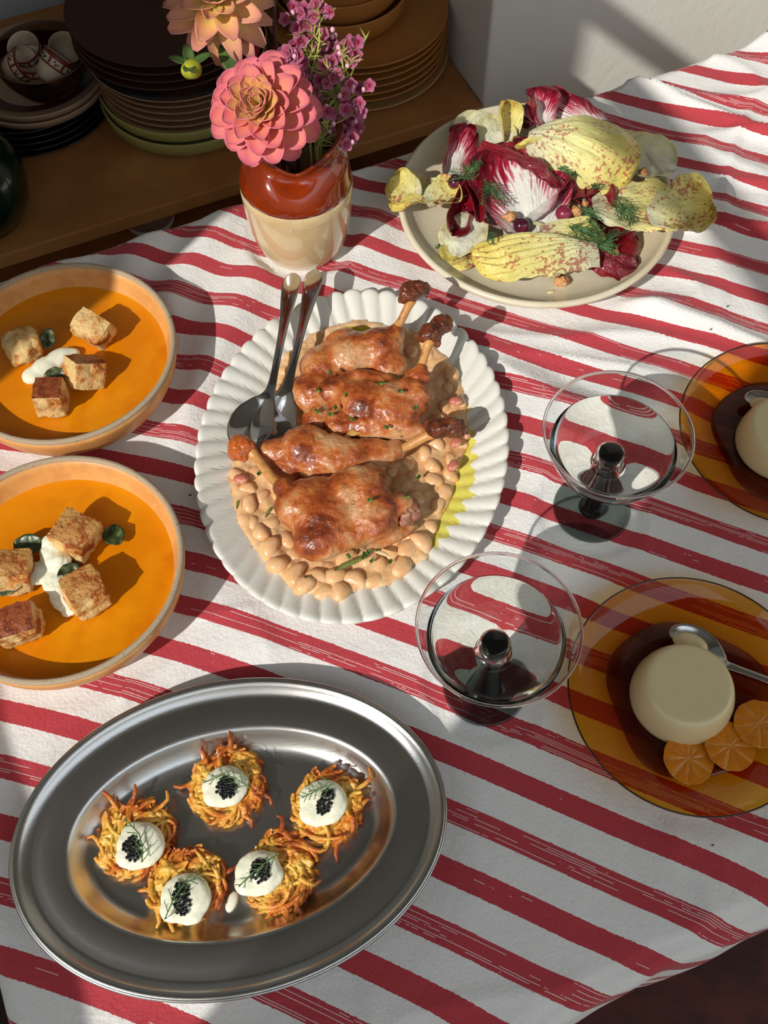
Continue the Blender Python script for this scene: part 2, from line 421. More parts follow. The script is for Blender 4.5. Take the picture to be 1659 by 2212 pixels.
# ------------------------------------------------------------------ crockery on the table
m_plate = mat('cream_glaze', rgb(222, 212, 186), 0.28, var=((rgb(212, 198, 166), 14, 0.45, 0.7),), bump=(160, 0.0002), coat=0.4)
m_white = mat('white_china', rgb(228, 226, 216), 0.35, coat=0.15)
m_ochre = mat('ochre_glaze', rgb(222, 160, 92), 0.45, var=((rgb(210, 148, 84), 60, 0.45, 0.6),), bump=(300, 0.0001))
m_clay = mat('raw_clay', rgb(176, 156, 130), 0.85, var=((rgb(120, 100, 80), 420, 0.62, 0.7),), bump=(300, 0.0002))
m_soup = mat('pumpkin_soup', rgb(220, 128, 4), 0.22, var=((rgb(228, 142, 10), 14, 0.45, 0.62), (rgb(208, 114, 2), 22, 0.58, 0.76)), bump=(26, 0.0008), sss=0.12, ssc=(1, 0.4, 0.05))
SAL = (0.1358, 0.689)
prof = [(0, .003), (.070, .003), (.073, .0004), (.077, .0004), (.080, .004), (.100, .0085), (.114, .0150), (.1210, .0200), (.1228, .0230), (.1222, .0254), (.1200, .0264), (.1176, .0254), (.1155, .0225), (.110, .0170), (.100, .0120), (.085, .0092), (.06, .0080), (0, .0080)]
salad_plate = MB().add(*lathe(prof, 128)).build('serving_plate', m_plate, loc=(*SAL, Z0))
tag(salad_plate, 'large round cream stoneware plate carrying the radicchio salad', 'plate')

def soup_bowl(cx, cy, label, cream_lab):
    t = empty('soup_bowl', (cx, cy, Z0), 0, label, 'bowl', None)
    pr = [(0, .002), (.064, .002), (.067, .0004), (.070, .0004), (.075, .0035), (.083, .012), (.0872, .022), (.0893, .032), (.0895, .0375), (.0855, .0375), (.0838, .031), (.0808, .024), (.075, .012), (.060, .006), (0, .006)]
    MB().add(*lathe(pr, 96)).build('body', m_ochre, t)
    rp = [(.0895, .0374), (.0896, .0392), (.0888, .0402), (.0870, .0405), (.0856, .0400), (.0854, .0374)]
    MB().add(*lathe(rp, 96)).build('rim', m_clay, t)
    g = MB(); V = []; nr, ns = 26, 96
    for i in range(ns):
        for j in range(nr):
            r = 0.0793*(j/(nr-1)); a = 2*math.pi*i/ns
            sp = mn.noise(Vector((r*math.cos(a+r*20)*40, r*math.sin(a+r*20)*40, cx*9)))
            V.append((r*math.cos(a), r*math.sin(a), .0205+.0003*sp+(0.0005 if j == nr-1 else 0)))
    g.add(V, grid_faces(ns, nr, cu=True)); s = g.build('pumpkin_soup', m_soup, loc=(cx, cy, Z0))
    tag(s, label.split(' bowl')[0].replace('ochre stoneware', 'orange pumpkin soup in the').strip()+' ochre bowl', 'soup')
    return t
B1, B2 = (-0.2540, 0.5135), (-0.2308, 0.3245)
soup_bowl(*B1, 'upper left ochre stoneware bowl of pumpkin soup near the back edge', '')
soup_bowl(*B2, 'lower left ochre stoneware bowl of pumpkin soup between the other bowl and steel tray', '')
for o in list(COL.objects):
    if o.name.startswith('pumpkin_soup'):
        o['label'] = 'smooth orange pumpkin soup in the %s ochre bowl' % ('upper left' if o.location.y > 0.4 else 'lower left')

# oval scalloped platter
PC, PA, PB, PANG = (-0.0239, 0.4375), 0.1521, 0.1197, math.radians(82.1)
NF = 56
def oval_rings(A, B, prof, seg, flute=0.0, mode='off'):
    """prof: (radius fraction or offset, z, flute weight)"""
    V = []
    for i in range(seg):
        t = 2*math.pi*i/seg
        for k, (q, z, w) in enumerate(prof):
            if mode == 'off': a, b = max(A+q, 0.0), max(B+q, 0.0)
            else: a, b = A*q, B*q
            dz = 0
            if w:
                tw = t+0.45*(1-q)**1.2 if mode != 'off' else t
                # arc length parameter so that the flutes are evenly wide
                c = abs(math.sin(arc(tw)*NF/2)); lobe = c**0.6
                dz = w*flute*(lobe-0.5); s = 1+w*0.012*(lobe-0.5)*(1 if q > 0.9 else 0); a *= s; b *= s
            V.append((a*math.cos(t), b*math.sin(t), z+dz))
    return V, grid_faces(seg, len(prof), cu=True)
_tt = np.linspace(0, 2*math.pi, 4001); _dl = np.hypot(PA*np.sin(_tt), PB*np.cos(_tt)); _cl = np.cumsum(_dl); _cl = (_cl-_cl[0])/(_cl[-1]-_cl[0])*2*math.pi
def arc(t):
    k, r = divmod(t, 2*math.pi); return k*2*math.pi+float(np.interp(r, _tt, _cl))
pp = [(0, .0015, 0), (.58, .0015, 0), (.60, .0003, 0), (.64, .0003, 0), (.66, .003, 0), (.80, .0095, .2), (.93, .0145, .7), (.995, .0172, 1), (1.0, .0186, 1), (.993, .0200, 1), (.975, .0200, 1), (.955, .0190, 1), (.92, .0172, 1), (.87, .0148, 1), (.82, .0122, .9), (.77, .0098, .75), (.73, .0080, .45), (.70, .0068, .15), (.66, .0060, 0), (.5, .0055, 0), (0, .0055, 0)]
plat = MB().add(*oval_rings(PA, PB, pp, NF*14, 0.0034, 'mul')).build('oval_platter', m_white, loc=(*PC, Z0))
plat.rotation_euler = (0, 0, PANG)
tag(plat, 'large oval white china platter with scalloped fluted rim holding duck legs and beans', 'platter')
def plat_z(x, y):
    dx, dy = x-PC[0], y-PC[1]; X = dx*math.cos(PANG)+dy*math.sin(PANG); Y = -dx*math.sin(PANG)+dy*math.cos(PANG)
    q = math.hypot(X/PA, Y/PB); p = [(0, .0055), (.66, .006), (.70, .0068), (.77, .0098), (.87, .0148), (.955, .019), (1, .0195)]
    return q, float(np.interp(q, [a for a, _ in p], [b for _, b in p]))

# steel tray
m_steel, nt, b = nodes_of('brushed_steel')
b.inputs['Metallic'].default_value = 1.0; b.inputs['Base Color'].default_value = (0.60, 0.585, 0.56, 1); b.inputs['Roughness'].default_value = 0.27
tc = nt.nodes.new('ShaderNodeTexCoord'); mp = nt.nodes.new('ShaderNodeMapping'); mp.inputs['Scale'].default_value = (30, 900, 900)
nt.links.new(tc.outputs['Object'], mp.inputs[0]); n = tex_noise(nt, 1.0, 4, 0.6, vec=mp.outputs[0]); add_bump(nt, b, n.outputs[0], 0.00006)
n2 = tex_noise(nt, 45, 4); r_ = nt.nodes.new('ShaderNodeMapRange'); r_.inputs['To Min'].default_value = 0.23; r_.inputs['To Max'].default_value = 0.31
nt.links.new(n2.outputs[0], r_.inputs[0]); b.inputs['Roughness'].default_value = 0.26
m_cut = mat('polished_steel', (0.62, 0.60, 0.58, 1), 0.10, metal=1.0)
TC, TA, TB, TANG = (-0.0987, 0.1457), 0.1395, 0.0997, math.radians(9.9)
tp = [(-.0345-.016, .0012), (-.0345-.012, .0004), (-.0345-.0085, .0006), (-.0345-.006, .003), (-.0345, .0122), (-.0335, .0132), (-.016, .0142), (-.0105, .0138), (-.0055, .0172), (-.0035, .0196), (-.001, .0205), (.0, .0196), (-.0002, .0187), (-.0012, .0182), (-.001, .0200), (-.0024, .0206), (-.0040, .0206), (-.0062, .0185), (-.0100, .0151), (-.0130, .0146), (-.0180, .0153), (-.0315, .0145), (-.0335, .0142), (-.0352, .0128), (-.0375, .0098), (-.0430, .0040), (-.0470, .0022), (-.0520, .0018)]
V, F = oval_rings(TA, TB, [(q, z, 0) for q, z in tp], 160)
n0 = len(tp); c0 = len(V); V = V+[(0, 0, .0012), (0, 0, .0018)]
for i in range(160):
    j = (i+1) % 160; F.append((c0, j*n0, i*n0)); F.append((c0+1, i*n0+n0-1, j*n0+n0-1))
tray = MB().add(V, F).build('steel_tray', m_steel, loc=(*TC, Z0)); tray.rotation_euler = (0, 0, TANG)
tag(tray, 'oval brushed stainless steel tray with wide rim holding five potato rostis', 'tray')

# coupes
m_glass = mat('clear_glass', (1, 1, 1, 1), 0.0, trans=1.0, ior=1.47)
m_wine = mat('white_wine', (0.985, 0.975, 0.91, 1), 0.0, trans=1.0, ior=1.12)
m_black = mat('black_stem', rgb(6, 7, 7), 0.12, coat=0.5)
m_bowlg = thin_glass('bowl_glass', (0.93, 0.945, 0.945, 1), 0.0)
m_smoke = thin_glass('smoky_glass', (0.60, 0.63, 0.62, 1), 0.02)
def coupe(cx, cy, lab, winelab):
    t = empty('champagne_coupe', (cx, cy, Z0), 0, lab, 'glass')
    out = [(.0086, .0800), (.0088, .0780), (.0092, .066), (.0098, .0600), (.0112, .0590), (.0200, .0604), (.0310, .0664), (.0400, .0775), (.0455, .0900), (.0492, .1010), (.0509, .1066), (.0509, .1076), (.0504, .1080), (.0499, .1074)]
    inn = [(.0481, .1010), (.0443, .0902), (.0389, .0781), (.0301, .0675), (.0200, .0618), (.0135, .0608), (.0116, .0630), (.0106, .0720), (.0100, .0795), (.0093, .0806), (.0087, .0805), (.0086, .0800)]
    MB().add(*lathe(out+inn, 96)).build('bowl', m_bowlg, t)
    MB().add(*lathe([(.0495, .1066), (.0502, .1062), (.0511, .1066), (.0514, .1075), (.0511, .1084), (.0503, .1087), (.0496, .1082), (.0493, .1074), (.0495, .1066)], 96)).build('rim', m_glass, t)
    MB().add(*lathe([(0, .0040), (.0105, .0040), (.0090, .0060), (.0080, .0100), (.0078, .030), (.0080, .050), (.0085, .0780), (.0085, .0806), (.0082, .0809), (0, .0809)], 48)).build('stem', m_black, t)
    MB().add(*lathe([(0, .0006), (.0285, .0006), (.0295, .0014), (.0295, .0028), (.0285, .0036), (.012, .0042), (0, .0042)], 72)).build('foot', m_smoke, t)
    w = [(0, .08065), (.0093, .0804), (.01012, .0794), (.01072, .0720), (.0117, .0630), (.0136, .0607), (.0200, .0617), (.0302, .0674), (.0390, .0780), (.0438, .0885), (.0436, .0897), (.0430, .0892), (.02, .0890), (0, .0890)]
    s = MB().add(*lathe(w, 96)).build('white_wine', m_wine, loc=(cx, cy, Z0)); tag(s, winelab, 'wine')
G1, G2 = (0.1587, 0.3877), (0.0699, 0.2466)
coupe(*G1, 'clear coupe glass with black stem, right of the duck platter, nearer the salad', 'clear pale wine in the upper coupe glass beside the duck platter')
coupe(*G2, 'clear coupe glass with black stem between the duck platter, steel tray and amber plate', 'clear pale wine in the lower coupe glass above the steel tray')

# amber glass dessert plates
m_amber = thin_glass('amber_glass', (0.91, 0.65, 0.17, 1), 0.02)
m_syrup = thin_glass('dark_syrup', (0.70, 0.42, 0.30, 1), 0.03)
m_panna = mat('panna_cotta', rgb(228, 210, 164), 0.25, var=((rgb(70, 55, 35), 260, 0.80, 0.84),), sss=0.5, ssc=(1, 0.85, 0.6), coat=0.3)
m_or = mat('orange_flesh', rgb(206, 118, 16), 0.25, var=((rgb(216, 130, 24), 160, 0.45, 0.65),), bump=(260, 0.0004), sss=0.3, ssc=(1, 0.5, 0.1), coat=0.4)
m_pith = mat('orange_pith', rgb(214, 146, 60), 0.5, sss=0.2)
def spoon(name, pts, widths, concav, m, lab, cat, group=None, thick=0.0013, n=9, tips=True):
    """pts: world centreline from the tip of the bowl to the end of the handle"""
    P = [Vector(p) for p in pts]; org = P[0].copy(); P = [p-org for p in P]
    # refine
    def cat_(a, b_, c, d, t): return 0.5*((2*b_)+(-a+c)*t+(2*a-5*b_+4*c-d)*t*t+(-a+3*b_-3*c+d)*t**3)
    Q, W, K = [], [], []
    for i in range(len(P)-1):
        i0, i3 = max(i-1, 0), min(i+2, len(P)-1)
        for s in range(5):
            t = s/5; Q.append(cat_(P[i0], P[i], P[i+1], P[i3], t)); W.append(cat_(widths[i0], widths[i], widths[i+1], widths[i3], t)); K.append(cat_(concav[i0], concav[i], concav[i+1], concav[i3], t))
    Q.append(P[-1]); W.append(widths[-1]); K.append(concav[-1])
    V = []
    for i, q in enumerate(Q):
        d = (Q[min(i+1, len(Q)-1)]-Q[max(i-1, 0)]); side = Vector((-d.y, d.x, 0)).normalized()
        for j in range(n):
            s = -1+2*j/(n-1)
            V.append(tuple(q+side*(max(W[i], 0.0002)*s)+Vector((0, 0, -K[i]*(1-s*s)))))
    o = MB().add(V, grid_faces(len(Q), n)).build(name, m, loc=(org.x, org.y, Z0+org.z))
    solidify(o, thick, 0); o.modifiers.new('ss', 'SUBSURF').levels = 1; o.modifiers['ss'].render_levels = 1
    return tag(o, lab, cat, group)
def on_table(px, py, h): 
    p = at(px, py, h); return (p.x, p.y, h)
def dessert(cx, cy, which, ang, slices, spn):
    pr = [(0, .0010), (.040, .0010), (.043, .0002), (.047, .0006), (.060, .0050), (.074, .0105), (.0835, .0170), (.0848, .0192), (.0846, .0200), (.0838, .0198), (.0828, .0184), (.073, .0122), (.060, .0072), (.047, .0032), (.040, .0028), (0, .0028)]
    p = MB().add(*lathe(pr, 96)).build('dessert_plate', m_amber, loc=(cx, cy, Z0)); tag(p, '%s round amber glass dessert plate with panna cotta on it' % which, 'plate')
    # dark glassy lip
    MB().add(*lathe([(.0846, .0192), (.0851, .0197), (.0849, .0204), (.0842, .0205), (.0838, .0199)], 96)).build('rim', mat('amber_rim', rgb(60, 24, 8), 0.15, coat=0.5), p)
    s = MB().add(*lathe([(0, .0030), (.044, .0030), (.0520, .0047), (.0560, .0058), (.0556, .0061), (.04, .0060), (0, .0060)], 72, flute=lambda t, r, z, k: (r*(1+0.05*math.sin(3*t+1)+.03*math.sin(5*t)), z))).build('syrup', m_syrup, loc=(cx, cy, Z0))
    tag(s, 'pool of dark brown syrup on the %s amber plate' % which, 'syrup')
R_PAN = .034
def panna(cx, cy, which):
    pr = [(0, 0), (.0330, 0), (.0348, .0022), (.0350, .0060), (.0338, .0140), (.0315, .0215), (.0296, .0258), (.0280, .0274), (.0262, .0280), (.0240, .0279), (.0150, .0275), (0, .0274)]
    o = MB().add(*lathe(pr, 72, flute=lambda t, r, z, k: (r*(1+0.008*math.sin(2*t+k*.2)), z))).build('panna_cotta', m_panna, loc=(cx, cy, Z0+.0058))
    tag(o, 'domed ivory panna cotta standing on the %s amber plate' % which, 'dessert')
D2 = (0.2092, 0.2359); D1 = (0.3150, 0.4462)
dessert(*D2, 'lower right', 0, 1, 1); dessert(*D1, 'upper right, partly cropped', 0, 1, 1)
pb = at(1468, 1507, 0.006); panna(pb.x, pb.y, 'lower right')
pb1 = at(1683, 962, 0.006); panna(pb1.x, pb1.y, 'upper right')
m_spoon = mat('spoon_steel', (0.62, 0.60, 0.57, 1), 0.16, metal=1.0)
def tea(o1, lab):
    P = [on_table(x+o1[0], y+o1[1], h) for x, y, h in ((1447, 1374, .016), (1458, 1371, .0155), (1480, 1375, .0145), (1506, 1387, .014), (1532, 1404, .0145), (1552, 1421, .0165), (1566, 1434, .0190), (1590, 1444, .0200), (1650, 1466, .0215), (1740, 1502, .0235), (1830, 1540, .0250), (1846, 1547, .0252))]
    spoon('dessert_spoon', P, [.0010, .0068, .0105, .0118, .0100, .0062, .0032, .0026, .0024, .0034, .0050, .0010], [0, .001, .003, .0042, .003, .001, 0, -.0002, -.0004, -.0004, 0, 0], m_spoon, lab, 'spoon')
tea((0, 0), 'small steel spoon lying against the lower right panna cotta')
tea((163, -510), 'small steel spoon behind the upper right, cropped panna cotta')
def bite(px, py, lab):
    c = at(px, py, .018); o = MB().add(*blob((0, 0, 0), (.0125, .0075, .0045), RZ(-0.45), 3, .0012, 150, 3)).build('panna_cotta_bite', m_panna, loc=(c.x, c.y, Z0+.0165)); tag(o, lab, 'dessert')
bite(1492, 1388, 'small scooped bite of panna cotta in the spoon of the lower right plate')
bite(1655, 876, 'small scooped bite of panna cotta in the spoon of the upper right plate')
def orange(px, py, h, rot, tilt, lab, nseg=10):
    c = at(px, py, h); t = empty('orange_slice', (c.x, c.y, Z0+h), 0, lab, 'orange slice', 'orange slices beside the panna cotta')
    t.rotation_euler = (tilt[0], tilt[1], rot); R = .0172
    # pith disc
    MB().add(*lathe([(0, -.0014), (R*.93, -.0014), (R*.97, -.0004), (R*.95, .0008), (R*.5, .0010), (.0016, .0010), (0, .0004)], 60, flute=lambda a, r, z, k: (r*(1+.025*abs(math.sin(nseg*a/2))), z))).build('membrane', m_pith, t)
    rr = random.Random(int(px))
    base = MB()
    V, F = [], []
    nr, na = 7, 5
    for s in range(nseg):
        g = MB(); a0 = 2*math.pi*s/nseg+rr.uniform(-.06, .06); w = 2*math.pi/nseg*0.97
        V = []
        for i in range(nr):
            for j in range(na):
                q = .10+.90*i/(nr-1); a = a0+w*(j/(na-1)-.5)*(0.90+.1*q)
                r = R*q*(1-0.035*abs(j/(na-1)-.5)*2*(i == nr-1)); e = (1-abs(2*j/(na-1)-1)**2.5)*(1-abs(2*q-1.1)**6*.5)
                V.append((r*math.cos(a), r*math.sin(a), .0009+.0006*max(e, 0)))
        g.add(V, grid_faces(nr, na)); o = g.build('segment', m_or, t)
    return t
orange(1487, 1640, .0110, .4, (0.05, 0.10), 'thin peeled orange slice nearest the bottom of the amber plate')
orange(1577, 1612, .0130, 1.5, (0.06, 0.05), 'middle one of three thin orange slices beside the panna cotta')
orange(1641, 1564, .0155, 2.3, (0.02, 0.12), 'uppermost, rightmost orange slice beside the panna cotta')

# serving spoons on the platter
P = [on_table(*q) for q in ((530, 985, .021), (531, 965, .0205), (536, 935, .0200), (548, 905, .0205), (565, 878, .0225), (579, 855, .0245), (588, 830, .024), (598, 780, .0265), (612, 710, .028), (624, 640, .029), (632, 605, .029), (634, 590, .029))]
W = [.0015, .0105, .0172, .0180, .0130, .0060, .0036, .0030, .0038, .0068, .0078, .0020]
K = [0, .003, .0065, .0070, .004, .001, 0, -.0004, -.0007, -.0007, -.0003, 0]
spoon('serving_spoon', P, W, K, m_cut, 'polished steel serving spoon, outer left of two on the duck platter', 'spoon')
P = [on_table(*q) for q in ((575, 985, .020), (578, 968, .0195), (585, 940, .0185), (595, 908, .0185), (608, 878, .022), (618, 850, .026), (626, 820, .0285), (638, 770, .0315), (655, 700, .0335), (670, 635, .0345), (679, 598, .0345), (683, 583, .0345))]
spoon('serving_spoon', P, W, K, m_cut, 'polished steel serving spoon, inner right of two on the duck platter', 'spoon')

# ------------------------------------------------------------------ crockery on the shelf
m_bplate = mat('black_glaze', rgb(22, 20, 20), 0.16, coat=0.5)
m_tan = mat('tan_glaze', rgb(156, 116, 84), 0.5, bump=(200, 0.0001))
m_brownp = mat('brown_matt_plate', rgb(66, 34, 20), 0.55)
m_taupe = mat('taupe_glaze', rgb(164, 134, 108), 0.45)
m_ring = mat('brown_ring_glaze', rgb(70, 24, 14), 0.35)
m_green = mat('olive_glaze', rgb(168, 160, 92), 0.45)
m_blue = mat('blue_brown_glaze', rgb(38, 36, 48), 0.25, var=((rgb(92, 52, 24), 9, 0.52, 0.62),), coat=0.3)
m_orange_p = mat('ginger_glaze', rgb(176, 114, 54), 0.45, bump=(120, 0.0001))
m_orange_l = mat('pale_ginger_glaze', rgb(190, 144, 92), 0.5)
def front(px, py, h, r):
    """centre of a round thing at height h whose near rim the photo shows at (px, py)"""
    p = at(px, py, h); d = Vector((p.x, p.y)).normalized(); return (p.x+d.x*r, p.y+d.y*r)
PLATE = lambda R, H, th=.0035: [(0, .0015), (R*.55, .0015), (R*.57, 0), (R*.62, 0), (R*.64, .002), (R*.86, H*.55), (R*.97, H-.0022), (R, H-.0010), (R*.998, H), (R*.985, H+.0004), (R*.965, H-.0008), (R*.86, H*.55+th*.7), (R*.66, .002+th), (0, .001+th)]
DEEP = lambda R, H, th=.004: [(0, .0015), (R*.70, .0015), (R*.72, 0), (R*.78, 0), (R*.88, .004), (R*.97, H*.45), (R, H-.001), (R*.995, H+.0004), (R*.97, H), (R*.945, H*.5), (R*.86, .006+th*.3), (R*.6, .003+th*.4), (0, .002+th*.4)]
def stack(x, y, z, items):
    """items from the bottom up: (name, profile function, R, H, pitch, material, label, category, group)"""
    names = ['lowest', 'second from the bottom', 'third from the bottom', 'fourth from the bottom', 'fifth from the bottom', 'sixth from the bottom']
    for i_, (nm, pf, R, H, pitch, m, lab, cat_, grp) in enumerate(items):
        if grp: lab = lab % names[i_]
        key = (nm, R, H, m.name)
        if key in stack.cache: o = stack.cache[key].copy(); COL.objects.link(o)
        else: o = MB().add(*lathe(pf(R, H), 72)).build(nm, m); stack.cache[key] = o
        for k_ in ('label', 'category', 'group'):
            if k_ in o: del o[k_]
        o.location = (x+rnd.uniform(-.0012, .0012), y+rnd.uniform(-.0012, .0012), Z0+z); tag(o, lab, cat_, grp); z += pitch
    return z
stack.cache = {}
# left stack
c = front(112, 334, ZSH+.006, .100)
z = stack(*c, ZSH, [('black_plate', PLATE, .1005, .0105, .0085, m_bplate, 'glossy black plate, %s in the low pile under the taupe dishes', 'plate', 'black plates at the bottom of the left stack')]*5)
c = front(116, 270, ZSH+.052, .089)
z = stack(*c, z, [('taupe_dish', DEEP, .0895, .016, .0085, m_taupe, 'taupe dish directly on the black plates of the left stack, the lower of two', 'dish', None)])
td_z = z
o = MB().add(*lathe(DEEP(.0885, .016), 72)).build('taupe_dish', m_taupe, loc=(c[0], c[1], Z0+z)); tag(o, 'taupe dish with a dark brown ring inside, under the smoky glass bowl', 'dish')
MB().add(*lathe([(.056, .0052), (.060, .0056), (.066, .0068), (.0725, .0110), (.0732, .0116), (.0735, .0119), (.0725, .0118), (.066, .0074), (.056, .0058)], 72)).build('ring', m_ring, o)
m_smk = thin_glass('brown_smoky_glass', (0.62, 0.50, 0.44, 1), 0.05)
zb = z+.0055; gb_ = at(86, 112, zb+.050); gb = (gb_.x, gb_.y)
pr = [(0, 0), (.024, 0), (.030, .0015), (.042, .014), (.052, .032), (.0555, .048), (.0558, .0500), (.0552, .0502), (.0545, .049), (.0505, .032), (.041, .0160), (.028, .0040), (0, .0030)]
o = MB().add(*lathe(pr, 72)).build('glass_bowl', m_smk, loc=(gb[0], gb[1], Z0+zb)); tag(o, 'smoky brown glass bowl holding patterned tea cups on the left stack', 'bowl')
MB().add(*lathe([(.0545, .0492), (.0560, .0498), (.0562, .0510), (.0550, .0516), (.0542, .0506)], 72)).build('rim', mat('smoky_rim', rgb(86, 64, 52), 0.2), o)
m_cup = mat('ivory_cup', rgb(206, 188, 160), 0.4); m_band = mat('rust_band', rgb(118, 44, 30), 0.45); m_mark = mat('black_mark', rgb(24, 18, 18), 0.5)
def cup(px, py, h, rx, rz_, lab):
    p = at(px, py, h); dx_, dy_ = p.x-gb[0], p.y-gb[1]; q_ = min(1, .030/max(math.hypot(dx_, dy_), .001)); p.x, p.y = gb[0]+dx_*q_, gb[1]+dy_*q_; t = empty('tea_cup', (p.x, p.y, Z0+h), 0, lab, 'cup', 'patterned cups in the smoky glass bowl'); t.rotation_euler = (rx[0], rx[1], rz_)
    MB().add(*lathe([(0, -.0165), (.009, -.0165), (.0125, -.0150), (.0165, -.006), (.0185, .006), (.0195, .0160), (.0190, .0166), (.0180, .0155), (.0170, .005), (.0150, -.006), (.010, -.0130), (0, -.0135)], 40)).build('body', m_cup, t)
    MB().add(*lathe([(.01915, .0120), (.0197, .0158), (.0193, .0170), (.0186, .0160)], 40)).build('band', m_band, t)
    MB().add(*lathe([(.01715, .0005), (.0181, .0025), (.0184, .0040), (.0180, .0045)], 40)).build('band', m_band, t)
    for i in range(7):
        a = 2*math.pi*i/7; g = MB()
        for da, zz in ((-.11, .0095), (.10, .0080), (-.02, .0065)):
            g.add(*blob((.0192*math.cos(a+da), .0192*math.sin(a+da), zz), (.0012, .0012, .0012), None, 1))
        g.build('mark', m_mark, t)
        V = [(.0193*math.cos(a+.45+q)*k_, .0193*math.sin(a+.45+q)*k_, zz) for k_, zz in ((.972, .0045), (1.012, .0125)) for q in (-.07, .07)]
        MB().add(V, [(0, 1, 3, 2)]).build('divider', m_band, t)
zc = zb+.028
cup(55, 110, zc+.004, (.45, -.1), 0, 'ivory and rust patterned tea cup tilted at the back of the glass bowl')
cup(142, 115, zc+.003, (.45, .35), 0, 'ivory and rust patterned tea cup leaning at the right of the glass bowl')
cup(18, 145, zc+.004, (.1, 1.05), 0, 'ivory and rust patterned tea cup lying at the left of the glass bowl')
cup(115, 148, zc+.006, (-.55, .80), 0, 'ivory and rust patterned tea cup in front, right, of the glass bowl')
cup(72, 148, zc-.004, (.2, .1), 0, 'ivory and rust patterned tea cup at the bottom of the glass bowl')
# middle stack
c = front(432, 350, ZSH+.003, .104)
z = stack(*c, ZSH, [('green_dish', DEEP, .106, .030, .0215, m_green, 'olive green straight-sided dish standing on the shelf, lower of two', 'dish', None), ('green_dish', DEEP, .104, .026, .0235, m_green, 'olive green dish nested in the lowest one under the tan plates', 'dish', None)])
z = stack(*c, z-.010, [('tan_plate', PLATE, .1015, .0115, .0094, m_tan, 'tan rimmed plate, %s of those above the green dishes', 'plate', 'tan plates in the middle stack')]*5)
z = stack(*c, z, [('glazed_plate', PLATE, .108, .014, .020, m_blue, 'dark blue and brown glazed plate above the tan plates', 'plate', None)])
MB().add(*lathe([(.1062, .0128), (.1085, .0132), (.1082, .0145), (.1062, .0140)], 72)).build('rim', m_tan, [o for o in COL.objects if o.name == 'glazed_plate'][0])
c2 = (c[0]-.006, c[1]+.004)
z = stack(*c2, z, [('brown_plate', PLATE, .112, .0105, .0105, m_brownp, 'dark brown plate, %s of the four topping the middle stack', 'plate', 'dark plates on top of the middle stack')]*4)
# right stack
c = front(775, 249, ZSH+.006, .116)
z = stack(*c, ZSH, [('pale_plate', PLATE, .1185, .0145, .0125, m_orange_l, 'pale ginger plate at the bottom of the right hand stack', 'plate', None)])
z = stack(*c, z, [('ginger_plate', PLATE, .115, .0125, .0098, m_orange_p, 'ginger brown plate, %s of its kind in the right hand stack', 'plate', 'ginger plates of the right stack')]*6)
cb = (c[0]-.020, c[1]+.004)
z = stack(*cb, z-.004, [('ginger_bowl', DEEP, .084, .036, .0215, m_orange_p, 'ginger brown bowl on the right plates, the lowest bowl', 'bowl', None), ('ginger_bowl', DEEP, .080, .036, .020, m_orange_p, 'ginger brown bowl nested in the lowest bowl of the right stack', 'bowl', None), ('ginger_bowl', DEEP, .078, .036, .020, m_orange_p, 'ginger brown bowl uppermost in the right stack', 'bowl', None)])
# the green pot at the left edge and the white cup deep in the gap
p = at(-62, 400, ZSH+.05)
o = MB().add(*lathe([(0, 0), (.035, 0), (.045, .004), (.060, .03), (.064, .055), (.058, .082), (.042, .104), (.034, .112), (.035, .120), (.031, .119), (.030, .110), (0, .108)], 64)).build('green_pot', mat('dark_green_glaze', rgb(10, 34, 20), 0.2, coat=0.5), loc=(p.x, p.y, Z0+ZSH)); tag(o, 'dark green glazed pot cropped by the left edge on the shelf', 'pot')
p = at(325, 492, -.59)
o = MB().add(*lathe([(0, 0), (.020, 0), (.030, .006), (.040, .020), (.043, .032), (.042, .0325), (.038, .020), (.028, .008), (0, .005)], 48)).build('white_bowl', mat('white_bowl', rgb(232, 222, 216), 0.5), loc=(p.x, p.y+.01, Z0-.60)); tag(o, 'small white bowl deep in the dark gap behind the table', 'bowl')

# ------------------------------------------------------------------ the jug and its flowers
m_jugc = mat('cream_salt_glaze', rgb(208, 184, 140), 0.12, var=((rgb(196, 168, 122), 30, 0.5, 0.7),), coat=0.8)
m_jugb = mat('brown_salt_glaze', rgb(136, 46, 8), 0.10, var=((rgb(104, 28, 4), 30, 0.4, 0.7),), coat=.6)
JX, JY = -0.0722, 0.6640
jug = empty('stoneware_jug', (JX, JY, Z0), 0, 'small two-tone stoneware jug, brown above cream, holding the flowers', 'jug')
MB().add(*lathe([(0, .001), (.032, .001), (.033, 0), (.0355, 0), (.0372, .0018), (.0410, .012), (.0446, .030), (.0466, .050), (.0471, .062), (.0470, .0730), (.0460, .0732), (.0445, .060), (.040, .03), (.032, .006), (0, .004)], 96)).build('body', m_jugc, jug)
def lip(t, r, z, k):
    w = max(0.0, min(1.0, (z-.084)/.026))            # the mouth is drawn out to the right into a high pouring lip
    sp = max(0.0, math.cos(t-math.radians(-12)))**2
    notch = math.exp(-((t-math.radians(277))/.62)**2)
    left = max(0.0, math.cos(t-math.radians(190)))
    return r*(1+w*(.42*sp-.10*notch+.10*left)), z+w*(.012*sp-.0125*notch+.004*left+.004)
MB().add(*lathe([(.0465, .0729), (.0471, .0731), (.0468, .0762), (.0455, .0810), (.0425, .0880), (.0380, .0935), (.0330, .0968), (.0298, .0990), (.0290, .1015), (.0293, .1050), (.0302, .1078), (.0300, .1094), (.0288, .1100), (.0274, .1090), (.0266, .1055), (.0264, .1015), (.0275, .0975), (.0330, .0930), (.0390, .0870), (.043, .078), (.0440, .0700)], 120, flute=lip)).build('shoulder', m_jugb, jug)

